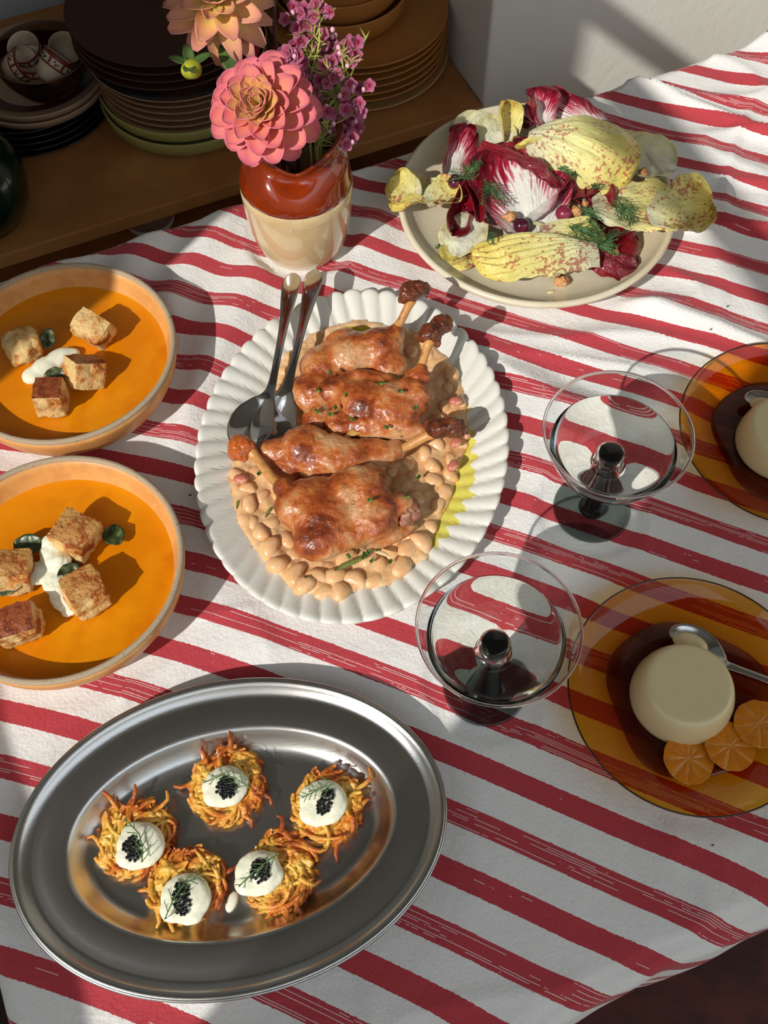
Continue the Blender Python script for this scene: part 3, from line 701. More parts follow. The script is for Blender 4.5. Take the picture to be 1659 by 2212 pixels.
# petals
def petal_mesh(L, W, cup, curl, tipw, nl=8, nw=7):
    V, UVs = [], []
    for i in range(nl):
        s = i/(nl-1) if tipw == 0 else 1-(1-i/(nl-1))**1.7; w = W*(math.sin(math.pi*min(1, s*.86+.09))**.75)*(1-0.12*s) if tipw == 0 else W*1.12*(0.22+.78*min(1, s/.62)**.8)*math.sqrt(max(0.012, 1-max(0, (s-.45)/.55)**2.6))
        for j in range(nw):
            q = -1+2*j/(nw-1)
            th = q*cup
            y = w*math.sin(th)/max(math.sin(cup), .01) if cup > .05 else w*q
            z = w*(1-math.cos(th))/max(math.sin(cup), .01) if cup > .05 else 0
            V.append((L*s-L*0.10*curl*s**3, y, z+L*curl*s**2.2*0.35)); UVs.append((s, .5+.5*q))
    return V, grid_faces(nl, nw), UVs
def petal_mat(name, stops, vein=0.0):
    if name in MATS: return MATS[name]
    m, nt, b = nodes_of(name); u = nt.nodes.new('ShaderNodeUVMap'); s = nt.nodes.new('ShaderNodeSeparateXYZ'); nt.links.new(u.outputs[0], s.inputs[0])
    n = tex_noise(nt, 90, 3); f = math_(nt, 'ADD', math_(nt, 'ADD', math_(nt, 'MULTIPLY', s.outputs[0], .70), math_(nt, 'MULTIPLY', math_(nt, 'ABSOLUTE', math_(nt, 'SUBTRACT', s.outputs[1], 0.5)), .40)), math_(nt, 'MULTIPLY', math_(nt, 'SUBTRACT', n.outputs[0], 0.5), 0.35))
    c_ = ramp(nt, f, stops); nt.links.new(c_, b.inputs['Base Color']); b.inputs['Roughness'].default_value = 0.55
    b.inputs['Subsurface Weight'].default_value = 0.12; b.inputs['Subsurface Radius'].default_value = (1, .6, .45); b.inputs['Subsurface Scale'].default_value = .003
    b.inputs['Sheen Weight'].default_value = .1
    w = nt.nodes.new('ShaderNodeTexWave'); w.inputs['Scale'].default_value = 9; w.bands_direction = 'Y'; w.inputs['Distortion'].default_value = 1.0
    nt.links.new(u.outputs[0], w.inputs[0]); add_bump(nt, b, w.outputs[1], 0.00025)
    MATS[name] = m; return m
P_STOPS = [(0.0, rgb(255, 196, 80)), (0.28, rgb(255, 176, 106)), (0.5, rgb(255, 150, 124)), (0.75, rgb(252, 126, 140)), (1.0, rgb(246, 112, 150))]
P_STOPSI = [(0.0, rgb(255, 214, 60)), (0.45, rgb(255, 202, 104)), (0.7, rgb(255, 162, 120)), (0.95, rgb(250, 126, 146)), (1.0, rgb(244, 112, 150))]
P_STOPS2 = [(0.0, rgb(250, 222, 60)), (0.30, rgb(255, 214, 110)), (0.55, rgb(255, 178, 130)), (1.0, rgb(252, 146, 150))]
m_pet = petal_mat('dahlia_petal', P_STOPS); m_peti = petal_mat('dahlia_heart_petal', P_STOPSI); m_pet2 = petal_mat('yellow_dahlia_petal', P_STOPS2)
m_petr = petal_mat('red_petal', [(0, rgb(190, 20, 50)), (1, rgb(214, 40, 70))])
m_stem = mat('stem_brown', rgb(96, 46, 36), 0.6, var=((rgb(80, 90, 50), 30, .55, .7),)); m_gstem = mat('stem_green', rgb(176, 182, 92), 0.6)
m_leafg = mat('leaf_green', rgb(70, 96, 46), 0.5, var=((rgb(104, 130, 66), 60, .45, .7),))
def petal_obj(V, F, UVs, m, parent):
    o = MB().add(V, F).build('petal', m, parent, uvs=UVs); solidify(o, .00045, 0); return o
def dahlia(loc, normal, K_, rings, m, lab, seed, dome=.5, open_=0.0):
    """rings: list of (count, length, width, tilt from the axis, base height, cup, curl)"""
    rr = random.Random(seed); t = empty('dahlia', loc, 0, lab, 'flower')
    t.rotation_mode = 'QUATERNION'; t.rotation_quaternion = Vector(normal).to_track_quat('Z', 'Y'); off = 0
    for n, L, W, tilt, zb_, cu, cl_, r0 in rings:
        L *= K_; W *= K_; zb_ *= K_; r0 *= K_
        off += 2.399
        for i in range(n):
            a = off+2*math.pi*i/n+rr.uniform(-.09, .09); tl = tilt+rr.uniform(-.10, .10); k_ = rr.uniform(.92, 1.08)
            lo = m is m_pet2
            V, F, U_ = petal_mesh(L*k_*(1.12 if lo else 1), W*rr.uniform(.9, 1.1)*(.95 if lo else 1), cu*rr.uniform(.8, 1.2), cl_+rr.uniform(-.25, .25)*(2.2 if lo else 1), 0 if lo else 1, 8 if lo else 11)
            M = Matrix.Rotation(a, 4, 'Z') @ Matrix.Translation((r0, 0, zb_)) @ Matrix.Rotation(tl-math.pi/2, 4, 'Y') @ Matrix.Rotation(rr.uniform(-.15, .15), 4, 'X')
            V = [tuple(M @ Vector(v)) for v in V]; petal_obj(V, F, U_, m_peti if (m is m_pet and tilt < 1.0) else m, t)
    MB().add(*blob((0, 0, -.004), (.010, .010, .008), None, 2)).build('calyx', m_leafg, t)
    return t
def wpt(px, py, h): p = at(px, py, h); return Vector((p.x, p.y, Z0+h))
H2 = .166; c2_ = wpt(565, 232, H2)
n2_ = (Vector((-.18, -.52, .80)))
RG = [(12, .053, .0135, 2.02, -.006, .9, .1, .004), (12, .051, .0132, 1.70, -.003, 1.0, .1, .004), (11, .047, .0125, 1.40, .000, 1.05, .15, .004), (10, .040, .0115, 1.10, .002, 1.1, .15, .0035), (9, .032, .0098, .82, .004, 1.15, .1, .003), (6, .025, .0085, .54, .006, 1.15, .1, .002), (6, .018, .0055, .28, .007, 1.2, -.1, .001)]
dahlia(c2_, n2_, .76, RG, m_pet, 'large coral pink dahlia with a yellow-orange heart drooping over the jug', 3)
H1 = .198; c1_ = wpt(468, 8, H1)
RG1 = [(9, .047, .0125, 2.05, -.003, .7, -.15, .003), (9, .046, .0135, 1.75, .0, .7, -.1, .003), (8, .042, .0130, 1.5, .002, .8, .25, .003), (7, .033, .0110, 1.15, .004, .9, .4, .002), (6, .024, .008, .75, .006, 1.0, .3, .0015), (5, .015, .0045, .35, .007, 1.1, .1, .001)]
dahlia(c1_, Vector((.12, -.40, .90)), .76, RG1, m_pet2, 'pale pink and yellow dahlia at the top edge above the big one', 5)
def stem(pts, r, m, lab, cat_='stem', name='flower_stem'):
    P = [Vector(p) for p in pts]; o_ = P[0].copy()
    # smooth
    Q = []
    for i in range(len(P)-1):
        a, b_, c_, d = P[max(i-1, 0)], P[i], P[i+1], P[min(i+2, len(P)-1)]
        for s in range(6):
            t = s/6; Q.append(0.5*((2*b_)+(-a+c_)*t+(2*a-5*b_+4*c_-d)*t*t+(-a+3*b_-3*c_+d)*t**3)-o_)
    Q.append(P[-1]-o_)
    o = MB().add(*tube(Q, [r*(1-.25*i/len(Q)) for i in range(len(Q))], 8)).build(name, m, loc=o_)
    return tag(o, lab, cat_)
mouth = Vector((JX, JY, Z0+.092))
def inj(dx, dy): return Vector((JX+dx, JY+dy, Z0+.030))
stem([inj(.010, .004), mouth+Vector((-.004, -.004, .004)), wpt(580, 266, .148), c2_-n2_*.006], .0024, m_stem, 'brownish stem of the large coral dahlia rising from the jug')
stem([inj(-.012, 0), mouth+Vector((-.010, .002, .008)), wpt(520, 150, .165), c1_+Vector((0, .002, -.006))], .0022, m_stem, 'brownish stem of the pale dahlia at the top of the picture')
stem([inj(0, .014), mouth+Vector((.002, .009, .010)), wpt(596, 95, .150), wpt(594, -40, .185)], .0021, m_stem, 'upright dark stem leaving the top of the picture, left of pink sprigs')
bud_s = stem([inj(-.004, -.010), mouth+Vector((-.012, .006, .010)), wpt(470, 130, .160), wpt(424, 140, .172)], .0014, m_gstem, 'thin green stem carrying the round green dahlia bud')
bud = empty('dahlia_bud', wpt(414, 150, .175), 0, 'round yellow-green closed dahlia bud below the pale dahlia', 'bud')
MB().add(*blob((0, 0, 0), (.0078, .0078, .0068), None, 3, .0010, 140, 1)).build('bud', mat('bud_green', rgb(176, 174, 50), .4, var=((rgb(130, 140, 40), 90, .45, .65),)), bud)
def leaf_strip(g_, L, W, M, curl=.2):
    V, F, U_ = petal_mesh(L, W, .4, curl, 0, 6, 5); g_.add([tuple(M @ Vector(v)) for v in V], F)
for a in (0.3, 1.9, 3.1, 4.6):
    g = MB(); leaf_strip(g, .017, .0045, Matrix.Translation((0, .003, .003)) @ Matrix.Rotation(a, 4, 'Z') @ Matrix.Rotation(-.25, 4, 'Y')); o = g.build('sepal', m_leafg, bud); solidify(o, .0004)
g = MB(); leaf_strip(g, .024, .007, Matrix.Rotation(-1.2, 4, 'Z') @ Matrix.Rotation(.5, 4, 'Y')); o = g.build('leaf', m_leafg, loc=wpt(482, 96, .175)); solidify(o, .0004); tag(o, 'small dark green leaf just under the pale dahlia', 'leaf')
V, F, U_ = petal_mesh(.022, .006, 1.2, .1, 0); o = MB().add(V, F).build('red_bud', m_petr, loc=wpt(548, 125, .140), uvs=U_); o.rotation_euler = (0, -1.1, 1.4); solidify(o, .0004); tag(o, 'small crimson petal tip sticking up behind the coral dahlia', 'petal')

# waxflower sprigs
m_wax = petal_mat('wax_petal', [(0, rgb(226, 66, 120)), (.4, rgb(248, 116, 168)), (1, rgb(255, 190, 216))]); m_waxb = mat('wax_bud', rgb(246, 184, 208), .4, sss=.2); m_waxc = mat('wax_cup', rgb(150, 26, 56), .4)
m_calyx = mat('wax_calyx', rgb(210, 210, 110), .5)
fl_proto = {}
def florets():
    V, F, U_ = petal_mesh(.0050, .0029, .5, .45, 0, 5, 5); return V, F, U_
FV, FF, FU = florets()
_meshes = {}
def inst(key, maker):
    if key not in _meshes: o = maker(); _meshes[key] = o.data; return o
    o = bpy.data.objects.new(key.split('#')[0], _meshes[key]); COL.objects.link(o); return o
def floret(parent, pos, nrm):
    q = Vector(nrm).to_track_quat('Z', 'Y'); M = Matrix.Translation(pos) @ q.to_matrix().to_4x4()
    def mk():
        g = MB(); uv = []
        for i in range(5):
            R_ = Matrix.Rotation(2*math.pi*i/5, 4, 'Z') @ Matrix.Translation((.0014, 0, 0)) @ Matrix.Rotation(-.35, 4, 'Y')
            g.add([tuple(R_ @ Vector(v)) for v in FV], FF); uv += FU
        return g.build('floret', m_wax, uvs=uv)
    o = inst('floret', mk); o.parent = parent; o.matrix_local = M
    def mk2():
        g = MB(); g.add(*blob((0, 0, .0002), (.0017, .0017, .0008), None, 2)); return g.build('floret_centre', m_waxc)
    c_ = inst('floret_centre', mk2); c_.parent = o
    def mk3():
        return MB().add(*lathe([(0, -.0062), (.0007, -.0060), (.0013, -.003), (.0019, 0), (.0014, .0004)], 10)).build('calyx', m_calyx)
    k_ = inst('calyx', mk3); k_.parent = o
def sprig(base, pts_px, lab, seed):
    """pts_px: (px, py, h) of florets; the stem climbs from the mouth of the jug through their middle"""
    rr = random.Random(seed); t = empty('waxflower_sprig', base, 0, lab, 'flower', 'pink waxflower sprigs in the jug')
    W_ = [wpt(p[0], p[1], .184-.00023*p[1]+rr.uniform(-.006, .006))-base for p in pts_px]; top = max(W_, key=lambda v: v.z); n = 9
    spine = [Vector((0, 0, 0)).lerp(top, i/(n-1))+Vector((.006*math.sin(i*1.1+seed), .004*math.sin(i*.8), 0))*(i/n) for i in range(n)]
    MB().add(*tube([Vector((0, 0, -.045))]+spine, [.0009]*5+[.0008]*3+[.0006]*2, 6)).build('stem', m_gstem, t)
    for w in W_:
        a = min(spine, key=lambda s: (s-w).length+abs((w.z-s.z)-.012)*1.5)
        mid = a.lerp(w, .55)+Vector((0, 0, -.002)); nr = Vector((rr.uniform(-.7, .7)+(w-a).x*14, -1.0+rr.uniform(-.3, .4), .75+rr.uniform(-.3, .5))).normalized()
        end = w-nr*.005
        MB().add(*tube([a, mid, end], [.0006, .0005, .0005], 5)).build('stalk', m_gstem, t)
        floret(t, w, nr)
        for k_ in range(4):
            q = w+Vector((rr.uniform(-.0085, .0085), rr.uniform(-.005, .004), rr.uniform(-.008, .006)))
            if rr.random() < .72: floret(t, q, Vector((rr.uniform(-.8, .8), -.9, rr.uniform(.2, 1))))
            else:
                def mk(): return MB().add(*blob((0, 0, 0), (.0019, .0019, .0024), None, 2)).build('bud', m_waxb)
                o = inst('bud', mk); o.parent = t; o.location = q
        g = MB()
        for k_ in range(5):
            s_ = a.lerp(w, rr.uniform(.1, .8)); d = Vector((rr.uniform(-1, 1), rr.uniform(-.7, .4), rr.uniform(.2, 1.2))).normalized()*rr.uniform(.007, .013)
            g.add(*tube([s_, s_+d*.5+Vector((0, 0, .0004)), s_+d], [.0006, .0006, .0002], 4))
        g.build('needle_leaves', m_gstem, t)
    return t
mb_ = mouth+Vector((.014, .004, .012))
A1 = [(655, 18, .262), (683, 8, .265), (700, 28, .262), (640, 60, .245), (668, 55, .250), (700, 75, .245), (645, 92, .230), (622, 110, .225), (690, 92, .238), (716, 88, .235)]
A2 = [(735, 105, .222), (752, 98, .225), (748, 120, .215), (720, 128, .215), (768, 118, .214), (700, 140, .205), (655, 135, .207), (676, 120, .215), (640, 128, .212)]
A3 = [(662, 170, .190), (690, 172, .190), (676, 190, .182), (735, 170, .190), (756, 182, .186), (722, 190, .182), (775, 192, .180), (742, 205, .176), (728, 215, .172)]
A4 = [(705, 262, .150), (685, 275, .146), (725, 268, .148), (752, 262, .150), (760, 275, .146), (742, 285, .142), (714, 245, .158), (768, 240, .160), (742, 305, .134)]
sprig(mb_, A1, 'tallest pink waxflower sprig, reaching the top edge', 1)
sprig(mb_+Vector((.004, .003, 0)), A2, 'pink waxflower sprig just under the tallest one', 2)
sprig(mb_+Vector((.006, -.003, 0)), A3, 'pink waxflower sprig level with the coral dahlia, right of its heart', 3)
sprig(mb_+Vector((.008, -.001, 0)), A4, 'lowest pink waxflower sprig, just over the pouring lip of the jug', 4)
gt = empty('green_tip', mb_+Vector((.007, .004, 0)), 0, 'thin green needle-leaved shoot on the right of the pink sprigs', 'leaf')
tipb = wpt(790, 82, .165)-Vector(gt.location); g = MB(); midp = wpt(752, 175, .140)-Vector(gt.location)
MB().add(*tube([Vector((0, 0, -.02)), Vector((.006, 0, .03)), midp, tipb], [.0011, .0010, .0008, .0004], 6)).build('stem', m_gstem, gt)
for i in range(12):
    s_ = midp.lerp(tipb, i/11); d = Vector((.0045*(-1)**i, -.001, .0105)); g.add(*tube([s_, s_+d*.6, s_+d], [.0007, .0006, .0002], 5))
g.build('needle_leaves', m_gstem, gt)

# ------------------------------------------------------------------ beans and sauce on the platter
m_stew = mat('bean_sauce', rgb(224, 176, 124), 0.25, var=((rgb(236, 196, 148), 70, 0.45, 0.62), (rgb(196, 134, 78), 45, .55, .72), (rgb(130, 74, 40), 260, .72, .76)), bump=(200, 0.0009), sss=.15, ssc=(1, .6, .35), coat=.25)
m_bean = mat('butter_bean', rgb(228, 176, 122), 0.26, var=((rgb(238, 198, 152), 90, .42, .62), (rgb(204, 138, 84), 60, .58, .72)), bump=(120, 0.0003), sss=.2, ssc=(1, .6, .35), coat=.3)
m_oil = thin_glass('olive_oil', (0.96, 0.92, 0.42, 1), 0.02)
m_oil2 = mat('olive_oil_pool', rgb(196, 176, 20), 0.08, sss=.2, ssc=(1, .9, .1), coat=.6)
STEW_Z = .012
OUT = [(x/2.304+400, y/2.304+560) for x, y in ((560, 430), (620, 375), (720, 335), (860, 303), (960, 318), (1090, 350), (1200, 400), (1290, 480), (1350, 560), (1385, 640), (1400, 740), (1405, 850), (1395, 960), (1350, 1080), (1320, 1200), (1255, 1300), (1230, 1400), (1205, 1495), (1130, 1525), (1065, 1600), (980, 1640), (890, 1635), (770, 1690), (640, 1680), (540, 1660), (450, 1560), (350, 1450), (270, 1330), (240, 1220), (215, 1080), (250, 960), (330, 860), (400, 740), (440, 620), (490, 470))]
OW = np.array([[at(x, y, STEW_Z).x, at(x, y, STEW_Z).y] for x, y in OUT])
def inside(P, x, y):
    c = False; n = len(P); j = n-1
    for i in range(n):
        if (P[i][1] > y) != (P[j][1] > y) and x < (P[j][0]-P[i][0])*(y-P[i][1])/(P[j][1]-P[i][1])+P[i][0]: c = not c
        j = i
    return c
def edge_d(P, x, y):
    a = np.asarray(P); b_ = np.roll(a, -1, 0); d = b_-a; t = np.clip(((x-a[:, 0])*d[:, 0]+(y-a[:, 1])*d[:, 1])/(d**2).sum(1), 0, 1)
    return float(np.min(np.hypot(a[:, 0]+d[:, 0]*t-x, a[:, 1]+d[:, 1]*t-y)))
def puddle(name, P, zf, m, lab, cat_, step=.0016, grp=None, org=None, parent=None):
    """a sheet filling outline P, with surface height zf(x, y, distance to the edge)"""
    P = np.asarray(P); x0, y0 = P.min(0)-step; x1, y1 = P.max(0)+step
    xs = np.arange(x0, x1, step); ys = np.arange(y0, y1, step); idx = {}; V, F = [], []
    o = org or (float(P[:, 0].mean()), float(P[:, 1].mean()))
    for i, x in enumerate(xs):
        for j, y in enumerate(ys):
            ins = inside(P, x, y); d = edge_d(P, x, y)
            if ins or d < step*.8:
                idx[i, j] = len(V); V.append((x-o[0], y-o[1], zf(x, y, d if ins else 0.0)))
    for i in range(len(xs)-1):
        for j in range(len(ys)-1):
            q = [idx.get(k_) for k_ in ((i, j), (i+1, j), (i+1, j+1), (i, j+1))]
            if None not in q: F.append(tuple(q))
    ob = MB().add(V, F).build(name, m, parent, loc=(o[0], o[1], Z0) if parent is None else None)
    return tag(ob, lab, cat_, grp)
def stew_z(x, y, d):
    base = plat_z(x, y)[1]; e = 1-math.exp(-d/.0035)
    lump = mn.noise(Vector((x*95, y*95, 1)))*.0022+mn.noise(Vector((x*190, y*190, 4)))*.0012
    return base+.0002+(.0062+lump)*e
st = puddle('bean_stew', OW, stew_z, m_stew, 'creamy beige bean sauce spread under the duck legs on the platter', 'stew')
KEEP = [((515, 1010), (600, 1100)), ]
br = random.Random(11); cand = []
for _ in range(9000):
    x = br.uniform(OW[:, 0].min(), OW[:, 0].max()); y = br.uniform(OW[:, 1].min(), OW[:, 1].max())
    if not inside(OW, x, y) or edge_d(OW, x, y) < .0035: continue
    # not where the duck meat lies or the spoons
    d_ = Vector((x, y, STEW_Z-CAMH)); px = 829.5+FPX*float(np.dot(d_, _r))/float(np.dot(d_, _f)); py = 1106-FPX*float(np.dot(d_, _u))/float(np.dot(d_, _f))
    def el(cx, cy, a, b_, t=0):
        dx, dy = px-cx, py-cy; X = dx*math.cos(t)+dy*math.sin(t); Y = -dx*math.sin(t)+dy*math.cos(t); return (X/a)**2+(Y/b_)**2 < 1
    if el(760, 800, 135, 125) or el(830, 890, 110, 70) or el(690, 985, 130, 60, .05) or el(730, 1110, 125, 100) or el(560, 900, 60, 90) or px < 560 and py < 1010: continue
    cand.append((x, y, px, py))
    if len(cand) > 2600: break
pick = []
for c in cand:
    r = .0112 if c[3] > 1150 else .0120
    if c[3] < 980 and c[2] < 820: r = .016
    if all((c[0]-q[0])**2+(c[1]-q[1])**2 > r*r for q in pick): pick.append(c)
bean_meshes = []
for i in range(6):
    def kid(p, v, i=i): return Vector((p.x, p.y-.0016*(p.x/.0075)**2*(.5+.2*i), p.z))
    V, F = blob((0, 0, 0), (.0083+.0004*(i % 3), .0061+.0003*(i % 2), .0053), None, 3, .0006, 130, i+1, kid)
    me = MB().add(V, F).build('white_bean', m_bean)
    bean_meshes.append(me.data); bpy.data.objects.remove(me)
for i, c in enumerate(pick):
    o = bpy.data.objects.new('white_bean', bean_meshes[i % 6]); COL.objects.link(o)
    s = br.uniform(.88, 1.12)*(1.08 if c[3] > 1150 else .88)
    o.location = (c[0], c[1], Z0+stew_z(c[0], c[1], edge_d(OW, c[0], c[1]))-.0012+br.uniform(-.0022, .0012)); o.rotation_euler = (br.uniform(-.3, .3), br.uniform(-.3, .3), br.uniform(0, 6.28)); o.scale = (s, s, s*br.uniform(.9, 1.05))
    tag(o, 'plump beige butter bean in creamy sauce around the duck legs', 'bean', 'butter beans around the duck legs')
# oil that has run out into the flutes on the right, and a bright spot at the top
OIL = [(962, 812), (985, 840), (1004, 868), (1018, 890), (1008, 905), (1020, 925), (1030, 950), (1020, 968), (1032, 990), (1022, 1010), (1034, 1035), (1018, 1048), (1024, 1075), (1005, 1082), (1006, 1108), (988, 1112), (990, 1138), (970, 1142), (968, 1168), (948, 1172), (940, 1192), (925, 1172), (945, 1120), (960, 1060), (975, 1000), (985, 940), (975, 880), (955, 840)]
def flat_out(px_list, h): return [(at(x, y, h).x, at(x, y, h).y) for x, y in px_list]
def oil_z(x, y, d): return plat_z(x, y)[1]+.0004+.0011*(1-math.exp(-d/.002))
puddle('olive_oil', flat_out(OIL, .011), oil_z, m_oil, 'yellow olive oil run into the flutes along the right of the platter', 'oil', .0013)
puddle('olive_oil', flat_out([(715, 712), (745, 700), (775, 694), (800, 702), (795, 716), (770, 722), (745, 728), (722, 726)], .018), lambda x, y, d: .0150+.0012*(1-math.exp(-d/.002)), m_oil2, 'bright yellow spot of olive oil on the sauce above the duck legs', 'oil', .0013)

# ------------------------------------------------------------------ duck legs
def skin_mat(name, shift=0.0):
    m, nt, b = nodes_of(name)
    n1 = tex_noise(nt, 32, 5, .6); n2 = tex_noise(nt, 110, 4, .6); n3 = tex_noise(nt, 14, 2, .5)
    f = math_(nt, 'ADD', math_(nt, 'ADD', math_(nt, 'MULTIPLY', n1.outputs[0], .8), math_(nt, 'MULTIPLY', n2.outputs[0], .35)), math_(nt, 'MULTIPLY', n3.outputs[0], .8)); f = math_(nt, 'SUBTRACT', f, .44)
    c = ramp(nt, math_(nt, 'ADD', f, shift), [(.28, rgb(84, 36, 18)), (.41, rgb(150, 66, 26)), (.51, rgb(188, 104, 48)), (.60, rgb(200, 144, 94)), (.78, rgb(218, 186, 140))])
    dk = tex_noise(nt, 60, 6, .7); c = mixc(nt, ramp(nt, dk.outputs[0], [(.60, (0, 0, 0, 1)), (.72, (1, 1, 1, 1))]), c, rgb(88, 40, 22))
    pk = tex_noise(nt, 25, 2); c = mixc(nt, ramp(nt, pk.outputs[0], [(.55, (0, 0, 0, 1)), (.75, (.6, .6, .6, 1))]), c, rgb(196, 128, 104))
    nt.links.new(c, b.inputs['Base Color']); b.inputs['Roughness'].default_value = .26; b.inputs['Coat Weight'].default_value = .35; b.inputs['Coat Roughness'].default_value = .18
    b.inputs['Subsurface Weight'].default_value = .12; b.inputs['Subsurface Radius'].default_value = (1, .4, .2); b.inputs['Subsurface Scale'].default_value = .003
    h = math_(nt, 'ADD', tex_noise(nt, 260, 4, .65).outputs[0], math_(nt, 'MULTIPLY', tex_noise(nt, 70, 4).outputs[0], 1.6)); add_bump(nt, b, h, .0012)
    return m
m_skin = skin_mat('roast_duck_skin'); m_knob = mat('roast_knuckle', rgb(110, 52, 26), .35, var=((rgb(70, 30, 16), 120, .45, .6), (rgb(150, 84, 44), 60, .6, .72)), bump=(220, .001), coat=.4)
m_knobl = mat('glazed_knuckle', rgb(190, 96, 40), .15, var=((rgb(140, 60, 24), 90, .5, .65),), bump=(120, .0006), coat=.8)
m_bone = mat('bone', rgb(206, 148, 84), .4, var=((rgb(160, 96, 50), 120, .5, .7),), bump=(200, .0003), coat=.2)
def duck(label, body, bone, knob, mk, flesh=(), rough=.0012):
    """body: (px, py, h, along, across, up, angle of the long axis in the table plane)"""
    o0 = at(body[0][0], body[0][1], body[0][2]); org = Vector((o0.x, o0.y, 0))
    t = empty('duck_leg', (org.x, org.y, Z0), 0, label, 'duck leg', 'roast duck legs on the oval platter')
    B = []
    for i, (px, py, h, a, b_, c_, an) in enumerate(body):
        p = at(px, py, h)-org; p.z = h; B.append((tuple(p), (a, b_, c_), RZ(math.radians(an))))
    clay('skin', B, .0012, m_skin, t, smooth=22, amp=rough*1.3, freq=48)
    bp = []
    for px, py, h, r in bone: p = at(px, py, h)-org; p.z = h; bp.append((p, r))
    MB().add(*tube([q[0] for q in bp], [q[1] for q in bp], 12)).build('bone', m_bone, t)
    K_ = []
    for px, py, h, a, b_, c_, an in knob: p = at(px, py, h)-org; p.z = h; K_.append((tuple(p), (a, b_, c_), RZ(math.radians(an))))
    clay('knuckle', K_, .0009, mk, t, smooth=4, amp=.0016, freq=140)
    for px, py, h, a, b_, c_, an in flesh:
        p = at(px, py, h)-org; p.z = h; g = MB().add(*blob(tuple(p), (a, b_, c_), RZ(math.radians(an)), 3, .003, 160, px*.1)); g.build('torn_meat', mat('torn_meat', rgb(150, 96, 76), .5, var=((rgb(196, 150, 120), 160, .5, .65), (rgb(104, 52, 36), 200, .55, .65)), bump=(260, .001)), t)
duck('duck leg farthest back, its bone rising toward the salad plate',
     [(700, 790, .022, .020, .020, .014, 20), (680, 850, .021, .017, .022, .012, 75), (688, 905, .018, .014, .013, .010, 60), (770, 765, .027, .028, .019, .0155, 12), (820, 752, .030, .020, .018, .015, 30), (838, 790, .027, .014, .016, .014, 80), (848, 728, .034, .010, .010, .009, 60), (857, 712, .038, .006, .006, .005, 60), (735, 745, .024, .018, .013, .012, 30)],
     [(852, 716, .036, .0042), (868, 690, .044, .0033), (880, 665, .050, .0034), (888, 648, .054, .0046)],
     [(886, 632, .056, .0105, .0085, .0080, 50), (900, 625, .056, .0085, .0070, .0070, 10), (915, 622, .055, .0050, .0060, .0060, 0), (872, 642, .054, .0050, .0045, .0050, 40)], m_knob)
duck('duck leg just behind the middle, overlapping the farthest one, bone upright',
     [(790, 870, .030, .026, .020, .016, -12), (740, 850, .027, .014, .020, .014, 80), (735, 915, .025, .013, .014, .012, 10), (850, 880, .034, .024, .022, .0175, 20), (890, 860, .036, .014, .017, .0155, 60), (870, 930, .029, .022, .0085, .012, -5), (800, 925, .026, .024, .010, .012, -6), (903, 815, .042, .008, .010, .0085, 80), (907, 800, .046, .0055, .006, .0055, 80), (800, 825, .030, .026, .009, .010, -8)],
     [(905, 806, .044, .0042), (914, 780, .050, .0033), (922, 752, .055, .0034), (929, 735, .058, .0046)],
     [(930, 720, .059, .0100, .0085, .0080, 30), (950, 702, .060, .0090, .0080, .0075, 20), (965, 700, .059, .0045, .0070, .0065, 0), (912, 728, .057, .0045, .0050, .005, 0), (944, 740, .056, .0025, .0030, .0025, 0)], m_knob)
duck('duck leg lying between the middle and front ones, bone pointing right',
     [(660, 965, .027, .020, .019, .015, 10), (610, 975, .022, .012, .022, .013, 100), (620, 1010, .019, .014, .014, .011, 120), (725, 985, .027, .030, .017, .014, -6), (790, 980, .025, .026, .013, .012, 0), (845, 975, .024, .012, .009, .009, 10), (690, 1005, .022, .024, .013, .012, -15)],
     [(850, 978, .024, .0042), (885, 962, .029, .0034), (920, 943, .035, .0036), (940, 935, .038, .0046)],
     [(950, 925, .040, .011, .0075, .0075, 8), (975, 922, .040, .0100, .0085, .0080, -8), (992, 926, .038, .0060, .0075, .0070, 0), (928, 916, .038, .0060, .0045, .005, 20)], m_knob)
duck('largest duck leg at the front, bone and glazed knuckle pointing left',
     [(700, 1115, .030, .033, .027, .0175, 110), (655, 1088, .031, .018, .022, .0155, 120), (695, 1165, .030, .022, .016, .015, 20), (770, 1060, .034, .020, .026, .017, 110), (800, 1040, .031, .014, .014, .013, 60), (800, 1110, .031, .022, .022, .016, 90), (760, 1150, .028, .026, .012, .013, 10), (620, 1062, .033, .012, .008, .009, -45), (605, 1050, .031, .006, .005, .005, -45), (830, 1100, .028, .010, .024, .014, 100), (840, 1160, .020, .024, .006, .006, 25)],
     [(608, 1052, .031, .0044), (580, 1022, .031, .0038), (555, 990, .031, .0036), (540, 972, .031, .0050)],
     [(520, 962, .033, .0100, .0085, .0085, 10), (515, 975, .032, .0085, .0080, .0080, 0), (535, 968, .032, .0070, .0060, .0065, 0)], m_knobl,
     [(870, 1085, .030, .006, .009, .007, 20), (880, 1115, .027, .009, .008, .006, 40), (893, 1100, .028, .005, .008, .005, 0)])
